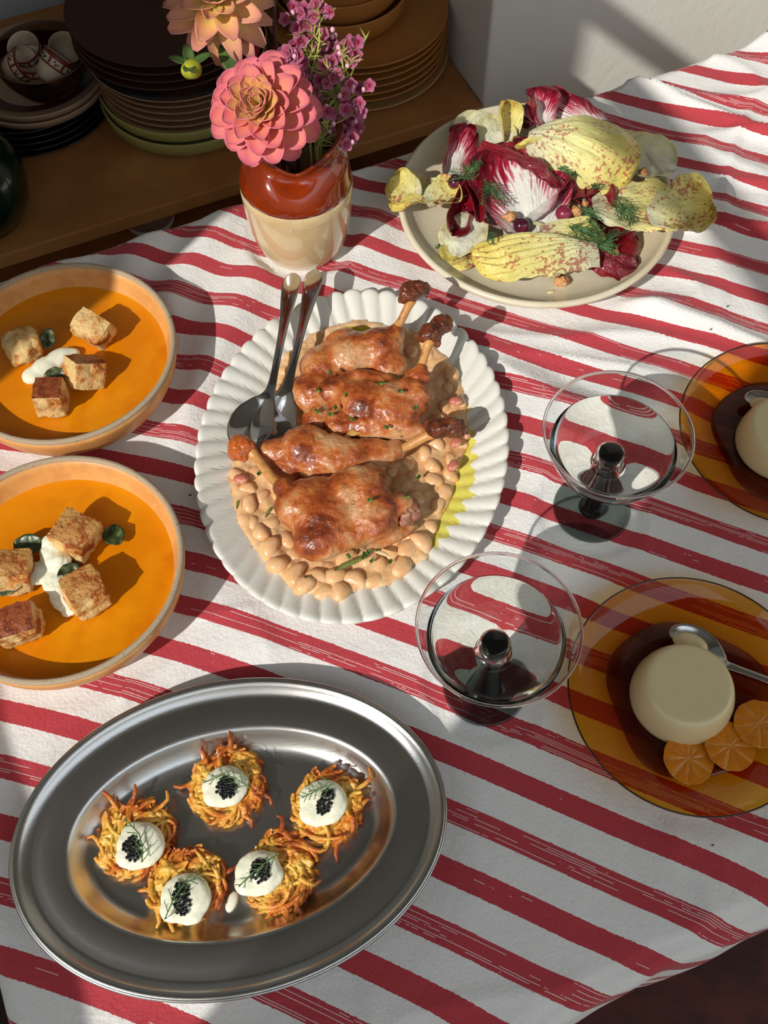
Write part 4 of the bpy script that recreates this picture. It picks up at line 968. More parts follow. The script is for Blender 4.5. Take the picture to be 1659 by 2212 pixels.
# chopped chives and thyme
m_herb = mat('chopped_chive', rgb(58, 96, 34), .4, var=((rgb(96, 130, 52), 300, .5, .6),))
hr = random.Random(5)
HB = [(713, 805, .042), (688, 843, .036), (684, 888, .032), (715, 895, .040), (822, 828, .044), (832, 828, .044), (763, 833, .040), (748, 853, .043), (865, 845, .055), (898, 880, .054), (834, 923, .044), (760, 905, .040), (725, 880, .042), (800, 1080, .052), (775, 1184, .022), (789, 1195, .0215), (797, 1192, .0215), (782, 1204, .022), (804, 1211, .021), (753, 1201, .021), (817, 1190, .021), (843, 1213, .021), (663, 1248, .021), (560, 1022, .021), (880, 1073, .037), (790, 1199, .023), (676, 1040, .02), (905, 1030, .02)]
for px, py, h in HB:
    p = at(px, py, h); a = hr.uniform(0, 3.14); d = Vector((math.cos(a), math.sin(a), hr.uniform(-.3, .3)))*.0018
    o = MB().add(*tube([-d, d], [.0013, .0013], 7)).build('chive_piece', m_herb, loc=(p.x, p.y, Z0+h)); tag(o, 'small green piece of chopped chive on the duck and beans', 'herb', 'chopped chives on the platter')
def wild(px0, py0, px1, py1, h, r, m, lab, name='herb_leaf', cat_='herb'):
    a, b_ = at(px0, py0, h), at(px1, py1, h); c_ = (a+b_)/2; d = (b_-a)/2
    o = MB().add(*tube([-d, -d*.4+Vector((0, .0006, .0006)), d*.4+Vector((0, .0006, .0006)), d], [r*.3, r, r, r*.3], 8, flat=.4)).build(name, m, loc=(c_.x, c_.y, Z0+h)); tag(o, lab, cat_)
m_sagel = mat('dull_green', rgb(120, 122, 62), .45)
wild(722, 1232, 788, 1206, .022, .0022, m_sagel, 'long dull green herb leaf among the front beans')
wild(574, 1118, 592, 1092, .021, .0014, m_sagel, 'short green herb leaf on the beans left of the front duck leg')
wild(512, 1100, 516, 1080, .018, .0012, m_sagel, 'small green herb leaf at the left edge of the beans')
wild(745, 943, 792, 926, .030, .0034, mat('garlic', rgb(206, 156, 84), .35, coat=.3), 'golden sliver of garlic between the duck legs', 'garlic_sliver', 'garlic')
wild(810, 1192, 842, 1203, .022, .0016, mat('pale_garlic', rgb(224, 198, 150), .4), 'pale thin sliver of garlic at the front right of the beans', 'garlic_sliver', 'garlic')
for i, (px, py) in enumerate(((985, 866), (978, 1005), (1004, 935), (520, 1034), (985, 955))):
    p = at(px, py, .019); o = MB().add(*blob((0, 0, 0), (.0058, .0040, .0034), RZ(i), 2, .001, 200, i)).build('bacon_piece', mat('bacon', rgb(196, 110, 90), .35, coat=.3, var=((rgb(220, 160, 130), 150, .5, .6),)), loc=(p.x, p.y, Z0+.0185)); tag(o, ['pink lardon at the upper right edge of the beans', 'pink lardon near the right edge below the bone', 'pink lardon just right of the jutting knuckle', 'reddish lardon at the left edge of the beans', 'pink lardon right of the bone among the beans'][i], 'bacon')

# ------------------------------------------------------------------ cream, croutons and sage in the soup
m_cream = mat('sour_cream', rgb(240, 238, 214), .18, sss=.3, ssc=(1, .95, .8), coat=.25)
m_crumb = mat('toasted_crumb', rgb(226, 190, 128), .6, var=((rgb(206, 140, 66), 70, .46, .60), (rgb(156, 76, 24), 95, .55, .66), (rgb(90, 48, 20), 320, .68, .74)), bump=(420, .0016), sss=.15, ssc=(1, .7, .4))
m_crust = mat('bread_crust', rgb(150, 78, 42), .32, var=((rgb(112, 50, 28), 160, .45, .6), (rgb(190, 120, 76), 420, .62, .72)), bump=(420, .0010), coat=.25)
m_toast = mat('browned_crumb', rgb(206, 150, 84), .5, var=((rgb(168, 84, 28), 80, .46, .58), (rgb(110, 54, 20), 240, .62, .70), (rgb(232, 200, 140), 150, .60, .72)), bump=(380, .0016), sss=.1)
m_sage = mat('fried_sage', rgb(52, 62, 30), .35, var=((rgb(96, 110, 60), 300, .55, .68),), bump=(160, .0006), coat=.1)
def crouton(px, py, s, rot, top, lab, h=.034, chunky=0.0):
    """a torn cube of bread: crumb all over, one browned face on top"""
    h -= .0035
    c = at(px, py, h); n = 13; V, F, MI = [], [], []
    bm = bmesh.new(); bmesh.ops.create_cube(bm, size=2.0); bmesh.ops.subdivide_edges(bm, edges=bm.edges[:], cuts=n, use_grid_fill=True)
    for v in bm.verts:
        p = v.co.copy(); q = p.copy(); m_ = max(abs(p.x), abs(p.y), abs(p.z)); l = p.length
        sp = p/l; p = p.lerp(sp*1.25, .24+chunky); w = Vector((p.x*s[0], p.y*s[1], p.z*s[2]))
        o = Vector((px*.13, py*.07, 0)); d = mn.noise(w*110+o)*.0024+mn.noise(w*260+o)*.0013+mn.noise(w*520+o)*.0007
        if top is not None and q.z > .99: d *= .35
        v.co = w+sp*d
    cr, to = bmesh.new(), None
    bm.normal_update(); topf = [f for f in bm.faces if f.normal.z > .80 and f.calc_center_median().z > s[2]*.72]
    t = empty('crouton', (c.x, c.y, Z0+h), 0, lab, 'crouton', 'croutons in the pumpkin soup'); t.rotation_euler = rot
    idx = {f.index for f in topf}
    for name_, sel, mt in (('crumb', False, m_crumb), ('browned_face', True, top)):
        if mt is None: continue
        vs, fs, mp_ = [], [], {}
        for f in bm.faces:
            if top is not None and (f.index in idx) != sel: continue
            if top is None and sel: continue
            q = []
            for v in f.verts:
                if v.index not in mp_: mp_[v.index] = len(vs); vs.append(tuple(v.co))
                q.append(mp_[v.index])
            fs.append(tuple(q))
        MB().add(vs, fs).build(name_, mt, t)
    bm.free(); return t
crouton(50, 748, (.0130, .0125, .0110), (.2, .1, .5), None, 'shaded pale crouton at the far left of the upper soup bowl', .033, .45)
crouton(200, 710, (.0150, .0110, .0100), (.25, .15, -.55), m_crumb, 'pale toasted crouton farthest right in the upper soup bowl', .037, .2)
crouton(182, 803, (.0135, .0120, .0110), (-.45, .55, .5), m_crust, 'crouton with brown crust facing down-right, middle of the upper bowl', .036)
crouton(110, 858, (.0112, .0112, .0118), (-.10, 0, .03), m_crust, 'square crouton with reddish-brown crusty top, nearest in the upper bowl', .036)
crouton(163, 1158, (.0145, .0145, .0110), (-.12, .10, -.62+.2), m_toast, 'largest golden crouton in the lower bowl, behind the cream', .036)
crouton(22, 1236, (.0150, .0125, .0115), (-.2, .1, .15), m_toast, 'golden crouton cropped by the left edge of the lower bowl', .036)
crouton(184, 1280, (.0130, .0135, .0115), (-.16, .05, .60), m_toast, 'toasted crouton right of the cream in the lower bowl', .036)
crouton(40, 1350, (.0145, .0115, .0115), (.05, -.1, .28), m_crust, 'crouton with reddish-brown crust, nearest the lower left of the lower bowl', .036)
def cream(px, py, h, parts, lab, amp=.0004, vox=.0008):
    h -= .0038
    c = at(px, py, h); B = [((dx, dy, dz), (a, b_, c_), RZ(r_)) for dx, dy, dz, a, b_, c_, r_ in parts]
    o = clay('cream_dollop', B, vox, m_cream, None, (c.x, c.y, Z0+h), 14, amp, 60); return tag(o, lab, 'cream')
cream(106, 790, .027, [(-.011, -.009, 0, .010, .0085, .005, .6), (-.003, -.002, .001, .012, .009, .006, .7), (.008, .007, .001, .013, .0085, .006, .5), (.016, .011, 0, .008, .006, .005, .3), (.003, .004, .004, .010, .004, .003, .7)], 'smooth elongated dollop of white cream in the upper soup bowl')
cream(112, 1222, .031, [(0, .006, .002, .009, .012, .007, .3), (-.003, .016, .004, .0055, .006, .006, 0), (.005, .001, .003, .010, .008, .007, .2), (-.009, -.006, 0, .016, .009, .0055, .3), (-.020, -.008, -.001, .009, .006, .004, .2), (.004, -.012, 0, .009, .014, .0055, .35), (.009, -.026, -.002, .0075, .010, .004, .6), (.016, -.034, -.003, .006, .005, .003, .6), (.001, .011, .007, .006, .004, .003, .9)], 'ragged dollop of white cream in the lower soup bowl', .0012)
def sage(px, py, h, L, W, rot, lab):
    h -= .0035
    c = at(px, py, h); V, F, U_ = petal_mesh(L, W, .6, .5, 0, 12, 9)
    V = [(x-L/2, y, z+.0008*math.sin(x*900)*abs(math.sin(y*900))) for x, y, z in V]
    o = MB().add(V, F).build('sage_leaf', m_sage, loc=(c.x, c.y, Z0+h), uvs=U_); o.rotation_euler = rot; solidify(o, .0006, 0); tag(o, lab, 'leaf')
sage(104, 732, .033, .017, .0065, (0.2, -.2, 1.5), 'dark fried sage leaf between crouton and cream in the upper bowl')
sage(122, 812, .034, .018, .0070, (.5, .2, .35), 'glossy green sage leaf behind the square crouton in the upper bowl')
sage(248, 1160, .028, .0185, .0085, (0, .1, -.9), 'green fried sage leaf floating alone at the right of the lower bowl')
sage(66, 1178, .031, .024, .0085, (.2, 0, .12), 'dark fried sage leaf behind the cream in the lower bowl')
sage(152, 1240, .032, .018, .0080, (.3, .1, .8), 'dark sage leaf tucked behind the right crouton in the lower bowl')
sage(14, 1270, .033, .026, .0050, (.6, 0, .3), 'olive green sage leaf in front of the left crouton in the lower bowl')

# ------------------------------------------------------------------ the five rostis
m_ros, nt, b = nodes_of('fried_potato')
tc = nt.nodes.new('ShaderNodeTexCoord'); ln = nt.nodes.new('ShaderNodeVectorMath'); ln.operation = 'LENGTH'; nt.links.new(tc.outputs['Object'], ln.inputs[0])
n1 = tex_noise(nt, 60, 4); n2 = tex_noise(nt, 200, 3)
f = math_(nt, 'ADD', math_(nt, 'MULTIPLY', ln.outputs['Value'], 19.0), math_(nt, 'MULTIPLY', math_(nt, 'SUBTRACT', n1.outputs[0], .5), 1.9))
f = math_(nt, 'ADD', f, math_(nt, 'MULTIPLY', math_(nt, 'SUBTRACT', n2.outputs[0], .5), .5))
nt.links.new(ramp(nt, f, [(.20, rgb(238, 190, 84)), (.46, rgb(226, 154, 56)), (.68, rgb(200, 104, 36)), (.95, rgb(146, 62, 28))]), b.inputs['Base Color'])
b.inputs['Roughness'].default_value = .3; b.inputs['Coat Weight'].default_value = .35; b.inputs['Subsurface Weight'].default_value = .2; b.inputs['Subsurface Radius'].default_value = (1, .5, .12); b.inputs['Subsurface Scale'].default_value = .002
add_bump(nt, b, tex_noise(nt, 600, 3).outputs[0], .0006)
m_cav = mat('black_roe', rgb(10, 11, 16), .10, coat=.6); m_dill = mat('dill_green', rgb(84, 118, 62), .45, var=((rgb(98, 128, 78), 200, .5, .65),))
TZ = .0022
def dill_frond(g, pts, n=10, L=.006, r=.00030, seed=1, flat=.5):
    rr = random.Random(seed); P = [Vector(p) for p in pts]; Q = []
    for i in range(len(P)-1):
        for s in range(6): Q.append(P[i].lerp(P[i+1], s/6))
    Q.append(P[-1]); g.add(*tube(Q, [r*1.5]*len(Q), 5))
    for i in range(n):
        t = (i+.6)/n; k = min(int(t*(len(Q)-1)), len(Q)-2); b_ = Q[k]; d = (Q[k+1]-Q[k]).normalized(); sd = Vector((-d.y, d.x, 0))*(1 if i % 2 else -1)
        l = L*(1.15-.6*t)*rr.uniform(.7, 1.2); e = b_+(d*.8+sd*.75+Vector((0, 0, rr.uniform(-.2, flat)))).normalized()*l; m_ = b_.lerp(e, .5)+d*l*.06
        g.add(*tube([b_, m_, e], [r, r, r*.5], 4))
        for q in (.45, .75):
            b2 = b_.lerp(e, q); e2 = b2+(d+sd*rr.uniform(-.3, .9)+Vector((0, 0, rr.uniform(-.2, flat)))).normalized()*l*.4; g.add(*tube([b2, e2], [r*.8, r*.4], 4))
def rosti(px, py, rx, ry, ang, cpx, cpy, cr, kpx, kpy, kel, dpts, seed, lab, short, horns=()):
    c = at(px, py, TZ+.004); rr = random.Random(seed)
    t = empty('potato_rosti', (c.x, c.y, Z0+TZ), 0, lab+' potato rosti on the steel tray', 'rosti', 'potato rostis on the steel tray'); t.rotation_euler = (0, 0, ang)
    B = [((0, 0, .0042), (rx*.88, ry*.88, .0048), None)]
    for i in range(9):
        a = i*.7; q = .55; B.append(((rx*q*math.cos(a), ry*q*math.sin(a), .0045+rr.uniform(-.001, .0018)), (rx*.36, ry*.30, .0044), RZ(a)))
    clay('potato_cake', B, .0009, m_ros, t, smooth=3, amp=.0026, freq=150)
    g = MB()
    for i in range(110):
        a = rr.uniform(0, 6.283); q = math.sqrt(rr.uniform(.10, .86)); x, y = rx*q*math.cos(a), ry*q*math.sin(a)
        hd = a+math.pi/2+rr.gauss(0, .45); L = rr.uniform(.012, .030); cv = rr.uniform(10, 150); z = .0035+rr.uniform(0, .0075)*(1.12-q*.5); dz = rr.uniform(-.12, .22)*(1 if q > .8 else .5)
        P = []; X, Y, Z, H = x-math.cos(hd)*L/2, y-math.sin(hd)*L/2, z, hd
        for s in range(7):
            qq = math.hypot(X/rx, Y/ry); kk_ = 1.0 if qq < .93 else (.93+.12*math.tanh((qq-.93)*3))/qq
            P.append(Vector((X*kk_, Y*kk_, max(Z, .0012)))); X += math.cos(H)*L/6; Y += math.sin(H)*L/6; Z += dz*L/6+rr.uniform(-.0003, .0003); H += cv*L/6
        w = rr.uniform(.0009, .0018); g.add(*tube(P, [w*.75, w, w, w*1.1, w, w*.95, w*.7], 6, flat=rr.uniform(.5, .9)))
    for hx, hy, hz, tx, ty, tz in horns:
        A = Vector((hx, hy, hz)); Bv = Vector((tx, ty, tz)); dd_ = (Bv-A); pp_ = Vector((-dd_.y, dd_.x, 0))*rr.uniform(-.35, .35); g.add(*tube([A, A.lerp(Bv, .33)+pp_*.6+Vector((0, 0, .0015)), A.lerp(Bv, .66)+pp_*.9+Vector((0, 0, .002)), A.lerp(Bv, .92)+pp_*.2, A.lerp(Bv, .95)], [.0017, .0015, .0013, .0010, .0006], 6, flat=.7))
    o = g.build('potato_strands', m_ros, t); o['kind'] = 'stuff'
    # cream
    cc = at(cpx, cpy, TZ+.016); B = [((0, 0, 0), (cr, cr*.95, .0050), None), ((cr*.15, cr*.1, .0022), (cr*.72, cr*.70, .0042), None), ((-cr*.45, -cr*.42, 0), (cr*.55, cr*.5, .004), None), ((cr*.5*math.cos(seed), cr*.5*math.sin(seed), -.0004), (cr*.58, cr*.55, .0040), None), ((cr*.62*math.cos(seed*2.3), cr*.62*math.sin(seed*2.3), -.0006), (cr*.45, cr*.4, .0034), None), ((cr*.35, cr*.25, .003), (cr*.5, cr*.25, .003), RZ(.8+seed))]
    o = clay('cream_dollop', B, .0007, m_cream, None, (cc.x, cc.y, Z0+TZ+.0128), 12, .0005, 70); tag(o, 'white sour cream dollop on the %s rosti' % short, 'cream')
    # caviar
    kc = at(kpx, kpy, TZ+.019); g = MB(); pts = []
    for i in range(400):
        if len(pts) >= 46: break
        x = rr.uniform(-1, 1); y = rr.uniform(-1, 1)
        if x*x+y*y > 1: continue
        X = x*kel[0]*1.18; Y = y*kel[1]*1.18; ca, sa = math.cos(kel[2]), math.sin(kel[2]); z = .0016*(1-(x*x+y*y))+rr.uniform(0, .0012); p = Vector((X*ca-Y*sa, X*sa+Y*ca, z))
        if all((p-q).length > .00165 for q in pts): pts.append(p)
    for p in pts: g.add(*blob(tuple(p), (.00122,)*3, None, 2))
    o = g.build('caviar', m_cav, loc=(kc.x, kc.y, Z0+TZ+.0178)); tag(o, 'small heap of black caviar beads on the %s rosti' % short, 'caviar', None, 'stuff')
    g = MB(); o0 = at(dpts[0][0], dpts[0][1], TZ+.021); P = []
    for i, (x, y) in enumerate(dpts):
        p = at(x, y, TZ+.0225)-o0; p.z = .0008*math.sin(i); P.append(p)
    dill_frond(g, P, 11, .0085, .00028, seed)
    o = g.build('dill_sprig', m_dill, loc=(o0.x, o0.y, Z0+TZ+.0212)); tag(o, 'fine green dill frond on the %s rosti' % short, 'herb')
rosti(293, 1812, .0275, .0265, .2, 302, 1824, .0158, 286, 1832, (.0048, .0070, .35), [(305, 1862), (308, 1835), (300, 1800), (268, 1768)], 21, 'leftmost', 'leftmost', [(-.008, .018, .008, -.018, .034, .010), (.0, .020, .008, .004, .034, .012), (-.022, .0, .004, -.031, .006, .008), (.014, .014, .009, .024, .026, .010), (-.004, .018, .006, -.010, .030, .006)])
rosti(492, 1696, .0275, .0275, .5, 486, 1696, .0148, 488, 1700, (.0056, .0062, .1), [(543, 1702), (515, 1685), (485, 1672), (438, 1690)], 22, 'uppermost, back-centre', 'uppermost', [(-.018, .012, .006, -.032, .016, .008), (.012, .020, .009, .016, .032, .011), (0, -.022, .005, .002, -.033, .003), (-.006, .022, .009, -.004, .030, .012), (.016, -.016, .005, .020, -.026, .004)])
rosti(710, 1742, .0255, .0265, .1, 698, 1731, .0160, 703, 1731, (.0038, .0078, -.35), [(722, 1692), (700, 1700), (675, 1712), (652, 1722)], 23, 'rightmost', 'rightmost', [(.004, -.022, .004, .003, -.036, .003), (.018, .008, .008, .029, .022, .010), (.020, -.004, .006, .029, .002, .006), (-.016, -.016, .005, -.022, -.022, .004)])
rosti(405, 1912, .0265, .0250, .3, 400, 1938, .0162, 392, 1940, (.0050, .0085, .12), [(355, 1985), (375, 1940), (400, 1905), (432, 1895)], 24, 'lower left, nearest', 'nearest, lower left', [(-.018, -.012, .004, -.020, -.030, .003), (.020, -.002, .005, .036, .002, .006), (-.022, -.004, .005, -.026, -.022, .004), (-.020, .004, .006, -.031, .006, .006)])
rosti(604, 1888, .0240, .0290, -.25, 557, 1884, .0152, 562, 1881, (.0052, .0062, .0), [(602, 1842), (575, 1862), (545, 1885), (515, 1915)], 25, 'lower right, taller', 'lower right', [(.012, .020, .008, .026, .022, .008), (.018, -.018, .006, .030, -.024, .005), (-.006, .024, .010, -.012, .034, .010), (.014, .0, .010, .028, .002, .013)])
c = at(500, 1947, .004); o = MB().add(*blob((0, 0, 0), (.0035, .0066, .0022), RZ(-.3), 3, .0004, 200)).build('cream_drip', m_cream, loc=(c.x, c.y, Z0+.0032)); tag(o, 'small drip of white cream on the steel tray between two rostis', 'cream')

# ------------------------------------------------------------------ the salad
def leaf_mat(name, kind):
    m, nt, b = nodes_of(name); u = nt.nodes.new('ShaderNodeUVMap'); s = nt.nodes.new('ShaderNodeSeparateXYZ'); nt.links.new(u.outputs[0], s.inputs[0])
    S, Q = s.outputs[0], math_(nt, 'MULTIPLY', math_(nt, 'ABSOLUTE', math_(nt, 'SUBTRACT', s.outputs[1], .5)), 2.0)
    cm = nt.nodes.new('ShaderNodeCombineXYZ'); ang = math_(nt, 'DIVIDE', math_(nt, 'SUBTRACT', s.outputs[1], .5), math_(nt, 'ADD', S, .25))
    nt.links.new(math_(nt, 'MULTIPLY', ang, 14.0), cm.inputs[0]); nt.links.new(math_(nt, 'MULTIPLY', S, 2.2), cm.inputs[1])
    vein = tex_noise(nt, 1.6, 4, .6, vec=cm.outputs[0], dist=.6); vs = vein.outputs[0]
    fine = tex_noise(nt, 330, 3).outputs[0]; big = tex_noise(nt, 40, 4).outputs[0]
    if kind == 'red':
        w = math_(nt, 'SUBTRACT', math_(nt, 'ADD', math_(nt, 'MULTIPLY', S, 1.15), math_(nt, 'MULTIPLY', Q, .85)), .78)
        f = math_(nt, 'ADD', w, math_(nt, 'MULTIPLY', math_(nt, 'SUBTRACT', vs, .5), 1.9))
        c = ramp(nt, f, [(.0, rgb(236, 226, 216)), (.14, rgb(214, 130, 146)), (.30, rgb(160, 26, 54)), (.7, rgb(116, 10, 30)), (1.0, rgb(84, 8, 24))])
        r_ = .22
    elif kind == 'bright':
        f = math_(nt, 'ADD', math_(nt, 'MULTIPLY', S, .6), math_(nt, 'MULTIPLY', vs, .8))
        c = ramp(nt, f, [(.24, rgb(220, 170, 176)), (.36, rgb(176, 30, 52)), (.60, rgb(130, 8, 26)), (1.0, rgb(96, 6, 20))]); r_ = .2
    elif kind == 'white':
        f = math_(nt, 'ADD', math_(nt, 'MULTIPLY', Q, .5), math_(nt, 'MULTIPLY', vs, .5))
        c = ramp(nt, f, [(.2, rgb(240, 236, 216)), (.6, rgb(232, 226, 184)), (.92, rgb(214, 196, 120))]); r_ = .3
    else:
        base = ramp(nt, math_(nt, 'ADD', math_(nt, 'MULTIPLY', S, .8), math_(nt, 'MULTIPLY', vs, .35)), [(.1, rgb(238, 234, 206)), (.45, rgb(234, 224, 154)), (.9, rgb(226, 202, 98))])
        sp = math_(nt, 'ADD', math_(nt, 'MULTIPLY', fine, .55), math_(nt, 'MULTIPLY', big, .5))
        sp = math_(nt, 'ADD', sp, math_(nt, 'MULTIPLY', vs, .18))
        k = ramp(nt, sp, [(.655, (0, 0, 0, 1)), (.70, (1, 1, 1, 1))])
        c = mixc(nt, math_(nt, 'MULTIPLY', k, .75), base, rgb(170, 50, 56)); r_ = .34
    nt.links.new(c, b.inputs['Base Color']); b.inputs['Roughness'].default_value = r_; b.inputs['Coat Weight'].default_value = .35 if kind in ('red', 'bright') else .15
    b.inputs['Subsurface Weight'].default_value = .25; b.inputs['Subsurface Radius'].default_value = (1, .7, .4) if kind not in ('red', 'bright') else (1, .2, .2); b.inputs['Subsurface Scale'].default_value = .003
    add_bump(nt, b, math_(nt, 'ADD', math_(nt, 'MULTIPLY', vs, 2.0), fine), .0009); return m
LM = {k: leaf_mat('leaf_'+k, k) for k in ('red', 'bright', 'white', 'speckled')}
def salad_leaf(kind, px, py, h, L, W, az, pitch, roll, cup, bend, lab, pleat=0.0, npl=9, ruf=.004, fold=0.0, seed=1, narrow=.35, nl=34, nw=27):
    """a leaf: x runs from the white base to the tip, y across"""
    c = at(px, py, h); V, U_ = [], []; L *= 1.10; W *= 1.28
    for i in range(nl):
        s = i/(nl-1); wd = W*(narrow+(1-narrow)*math.sin(min(1, s*1.25)*math.pi/2)**.8)*math.sqrt(max(.03, 1-max(0, (s-.60)/.40)**2.4))
        for j in range(nw):
            q = -1+2*j/(nw-1); x = (s-.5)*L; a = q*cup
            y = wd*(math.sin(a)/max(abs(cup), .01)) if abs(cup) > .05 else wd*q
            z = wd*(1-math.cos(a))/max(abs(cup), .01)*(1 if cup > 0 else -1) if abs(cup) > .05 else 0
            y = abs(y)*(1 if q >= 0 else -1)
            ba = (s-.5)*bend; xx = math.sin(ba)/max(abs(bend), .01)*L if abs(bend) > .05 else x; zz = (1-math.cos(ba))/max(abs(bend), .01)*L*(1 if bend > 0 else -1) if abs(bend) > .05 else 0
            if abs(bend) > .05: xx = abs(xx)*(1 if s >= .5 else -1)
            z += zz
            e = abs(q)**2*.7+max(0, s-.6)*1.2
            z += ruf*e*mn.noise(Vector((x*75, q*2.2+seed*5, seed)))*1.8+ruf*.8*mn.noise(Vector((x*38, q*1.7, seed*2.3)))
            y += ruf*e*mn.noise(Vector((x*60+9, q*2, seed*1.3)))
            if pleat: z += pleat*math.cos(q*npl*1.5/(.35+s)*.6+s*1.3)*(.35+.65*min(1, s*2))*(1-.6*max(0, s-.7)/.3)
            z += .0007*mn.noise(Vector((x*220, y*220, seed)))
            if fold and q > 1-fold*1.2:         # the far edge is folded back over
                t = (q-(1-fold*1.2))/(fold*1.2); th = t*math.pi*1.1; r_ = wd*fold*.35
                y -= r_*(t*1.6)+r_*(1-math.cos(th))*.5; z += r_*1.2*math.sin(min(th, math.pi*.9))+r_*.2
            V.append((xx, y, z)); U_.append((s, .5+.5*q))
    M = RXYZ(roll, -pitch, az); V = [tuple(M @ Vector(v)) for v in V]
    zmin = min(v[2] for v in V); lift = max(0.0, (.0105-h)-zmin)
    V = [(v[0], v[1], v[2]+lift*max(0, min(1, (0.03-v[2])/.03))) for v in V]
    nm = {'red': 'radicchio_leaf', 'bright': 'radicchio_leaf', 'white': 'pale_leaf', 'speckled': 'speckled_leaf'}[kind]
    o = MB().add(V, grid_faces(nl, nw)).build(nm, LM[kind], loc=(c.x, c.y, Z0+h), uvs=U_); solidify(o, .0006, 0)
    sb = o.modifiers.new('ss', 'SUBSURF'); sb.levels = 0; sb.render_levels = 1
    tag(o, lab, 'leaf'); return o
D = math.radians
SL = salad_leaf
SL('white', 1035, 318, .020, .070, .026, D(65), .15, .1, .5, -.2, 'pale cream leaf behind the dark red ones at the upper left of the salad', seed=2)
SL('speckled', 1090, 272, .034, .040, .015, D(100), .8, .5, 1.5, .5, 'small curled yellow leaf standing up at the back left of the salad', seed=3)
SL('red', 1225, 262, .030, .075, .022, D(158), .12, -.35, 1.0, .2, 'long dark red leaf at the back of the salad, above the speckled dome', ruf=.006, seed=4)
SL('red', 1165, 236, .042, .036, .015, D(110), .9, .2, 1.4, .6, 'ruffled dark red leaf tip standing highest at the back', ruf=.008, seed=5)
SL('white', 1375, 350, .022, .065, .024, D(-15), .05, .1, .9, -.1, 'pale white leaf base sticking out at the right, behind the dome', seed=6, narrow=.7)
SL('speckled', 1258, 335, .032, .098, .050, D(-12), -.02, -.22, -1.7, -1.3, 'large domed yellow leaf with red speckles at the back right', seed=7, ruf=.005, pleat=.0013, npl=22, nw=45)
SL('speckled', 1165, 310, .044, .042, .014, D(190), -.15, .6, .7, .5, 'small yellow speckled leaf flap above the central radicchio', seed=8)
SL('speckled', 1390, 455, .034, .080, .032, D(-3), .04, -.15, .35, .3, 'broad yellow speckled leaf at the right of the salad', seed=9, ruf=.006, pleat=.0010)
SL('speckled', 1468, 458, .046, .052, .024, D(12), .10, .25, .8, .5, 'yellow leaf tip hanging out over the right rim of the plate', seed=10, ruf=.007)
SL('red', 985, 345, .026, .060, .015, D(68), .25, .4, 1.3, .3, 'dark red curled leaf at the upper left of the salad', ruf=.006, seed=11)
SL('bright', 1006, 300, .030, .024, .011, D(80), .5, -.3, .9, .6, 'small red leaf tip above the upper left curled leaf', ruf=.005, seed=12)
SL('speckled', 925, 425, .026, .066, .024, D(196), .10, .25, .9, -.5, 'folded yellow leaf hanging out over the left rim', seed=13, ruf=.005, pleat=.0010)
SL('speckled', 872, 412, .030, .028, .015, D(150), .3, -.5, 1.0, .5, 'curled yellow tip farthest left over the plate rim', seed=14, ruf=.005)
SL('bright', 990, 455, .024, .048, .014, D(250), -.25, -.5, 1.2, .6, 'bright red leaf at the left pointing down to the plate', ruf=.006, seed=15)
SL('white', 1010, 508, .016, .046, .019, D(250), -.1, .2, .8, .4, 'pale leaf at the lower left under the bright red one', seed=16)
SL('red', 1128, 405, .032, .086, .040, D(104), .30, -.10, .55, -.35, 'large central radicchio leaf with a broad white rib', ruf=.005, seed=17, pleat=.0012, narrow=.45)
SL('bright', 1140, 345, .052, .082, .0095, D(-30), -.14, -.1, -1.9, -.5, 'glossy dark red folded edge lying over the central radicchio', ruf=.009, seed=37, narrow=.6)
SL('red', 1180, 420, .030, .056, .020, D(60), .15, -.55, .6, -.2, 'red and pink leaf blade right of the central white rib', ruf=.005, seed=18)
SL('bright', 1022, 425, .036, .056, .009, D(97), .05, .3, 1.4, .2, 'narrow dark red folded leaf among the dill at the left', ruf=.004, seed=19)
SL('red', 1050, 470, .020, .045, .016, D(140), .0, .3, .6, .2, 'purple-red leaf at the foot of the central radicchio', ruf=.005, seed=20)
SL('red', 1262, 432, .022, .040, .018, D(120), .1, .2, .6, .2, 'dark red leaf with a white rib in the middle right', ruf=.005, seed=21)
SL('bright', 1320, 470, .018, .050, .014, D(75), .15, .2, .9, .2, 'deep red strip of leaf under the dill at the right', ruf=.006, seed=22)
SL('white', 1215, 485, .018, .055, .022, D(-20), .0, -.1, .6, .1, 'pale leaf under the red grape in the middle', seed=23)
SL('white', 1090, 576, .012, .040, .016, D(160), .0, .2, .5, -.2, 'white leaf base under the pleated front leaf', seed=24)
SL('speckled', 1235, 515, .026, .052, .016, D(-10), .0, .5, .9, -.3, 'orange-tinged leaf behind the pleated front leaf', seed=25)
SL('speckled', 1150, 548, .024, .100, .030, D(186), .02, .30, -1.25, -.6, 'big pleated pale yellow leaf at the front of the salad', seed=26, pleat=.0022, npl=34, ruf=.003, narrow=.6, nw=61)
SL('bright', 1318, 562, .018, .042, .017, D(-22), .0, -.1, -.9, -.3, 'crinkled crimson leaf at the front right, the lower of two', ruf=.006, seed=27)
SL('bright', 1362, 535, .024, .030, .014, D(70), .15, .3, -1.0, -.3, 'crinkled crimson leaf at the front right, the upper of two', ruf=.006, seed=28)
SL('speckled', 1005, 545, .011, .042, .014, D(215), .0, 0, .3, .1, 'flat orange-brown wilted leaf on the plate at the lower left', ruf=.003, seed=29)
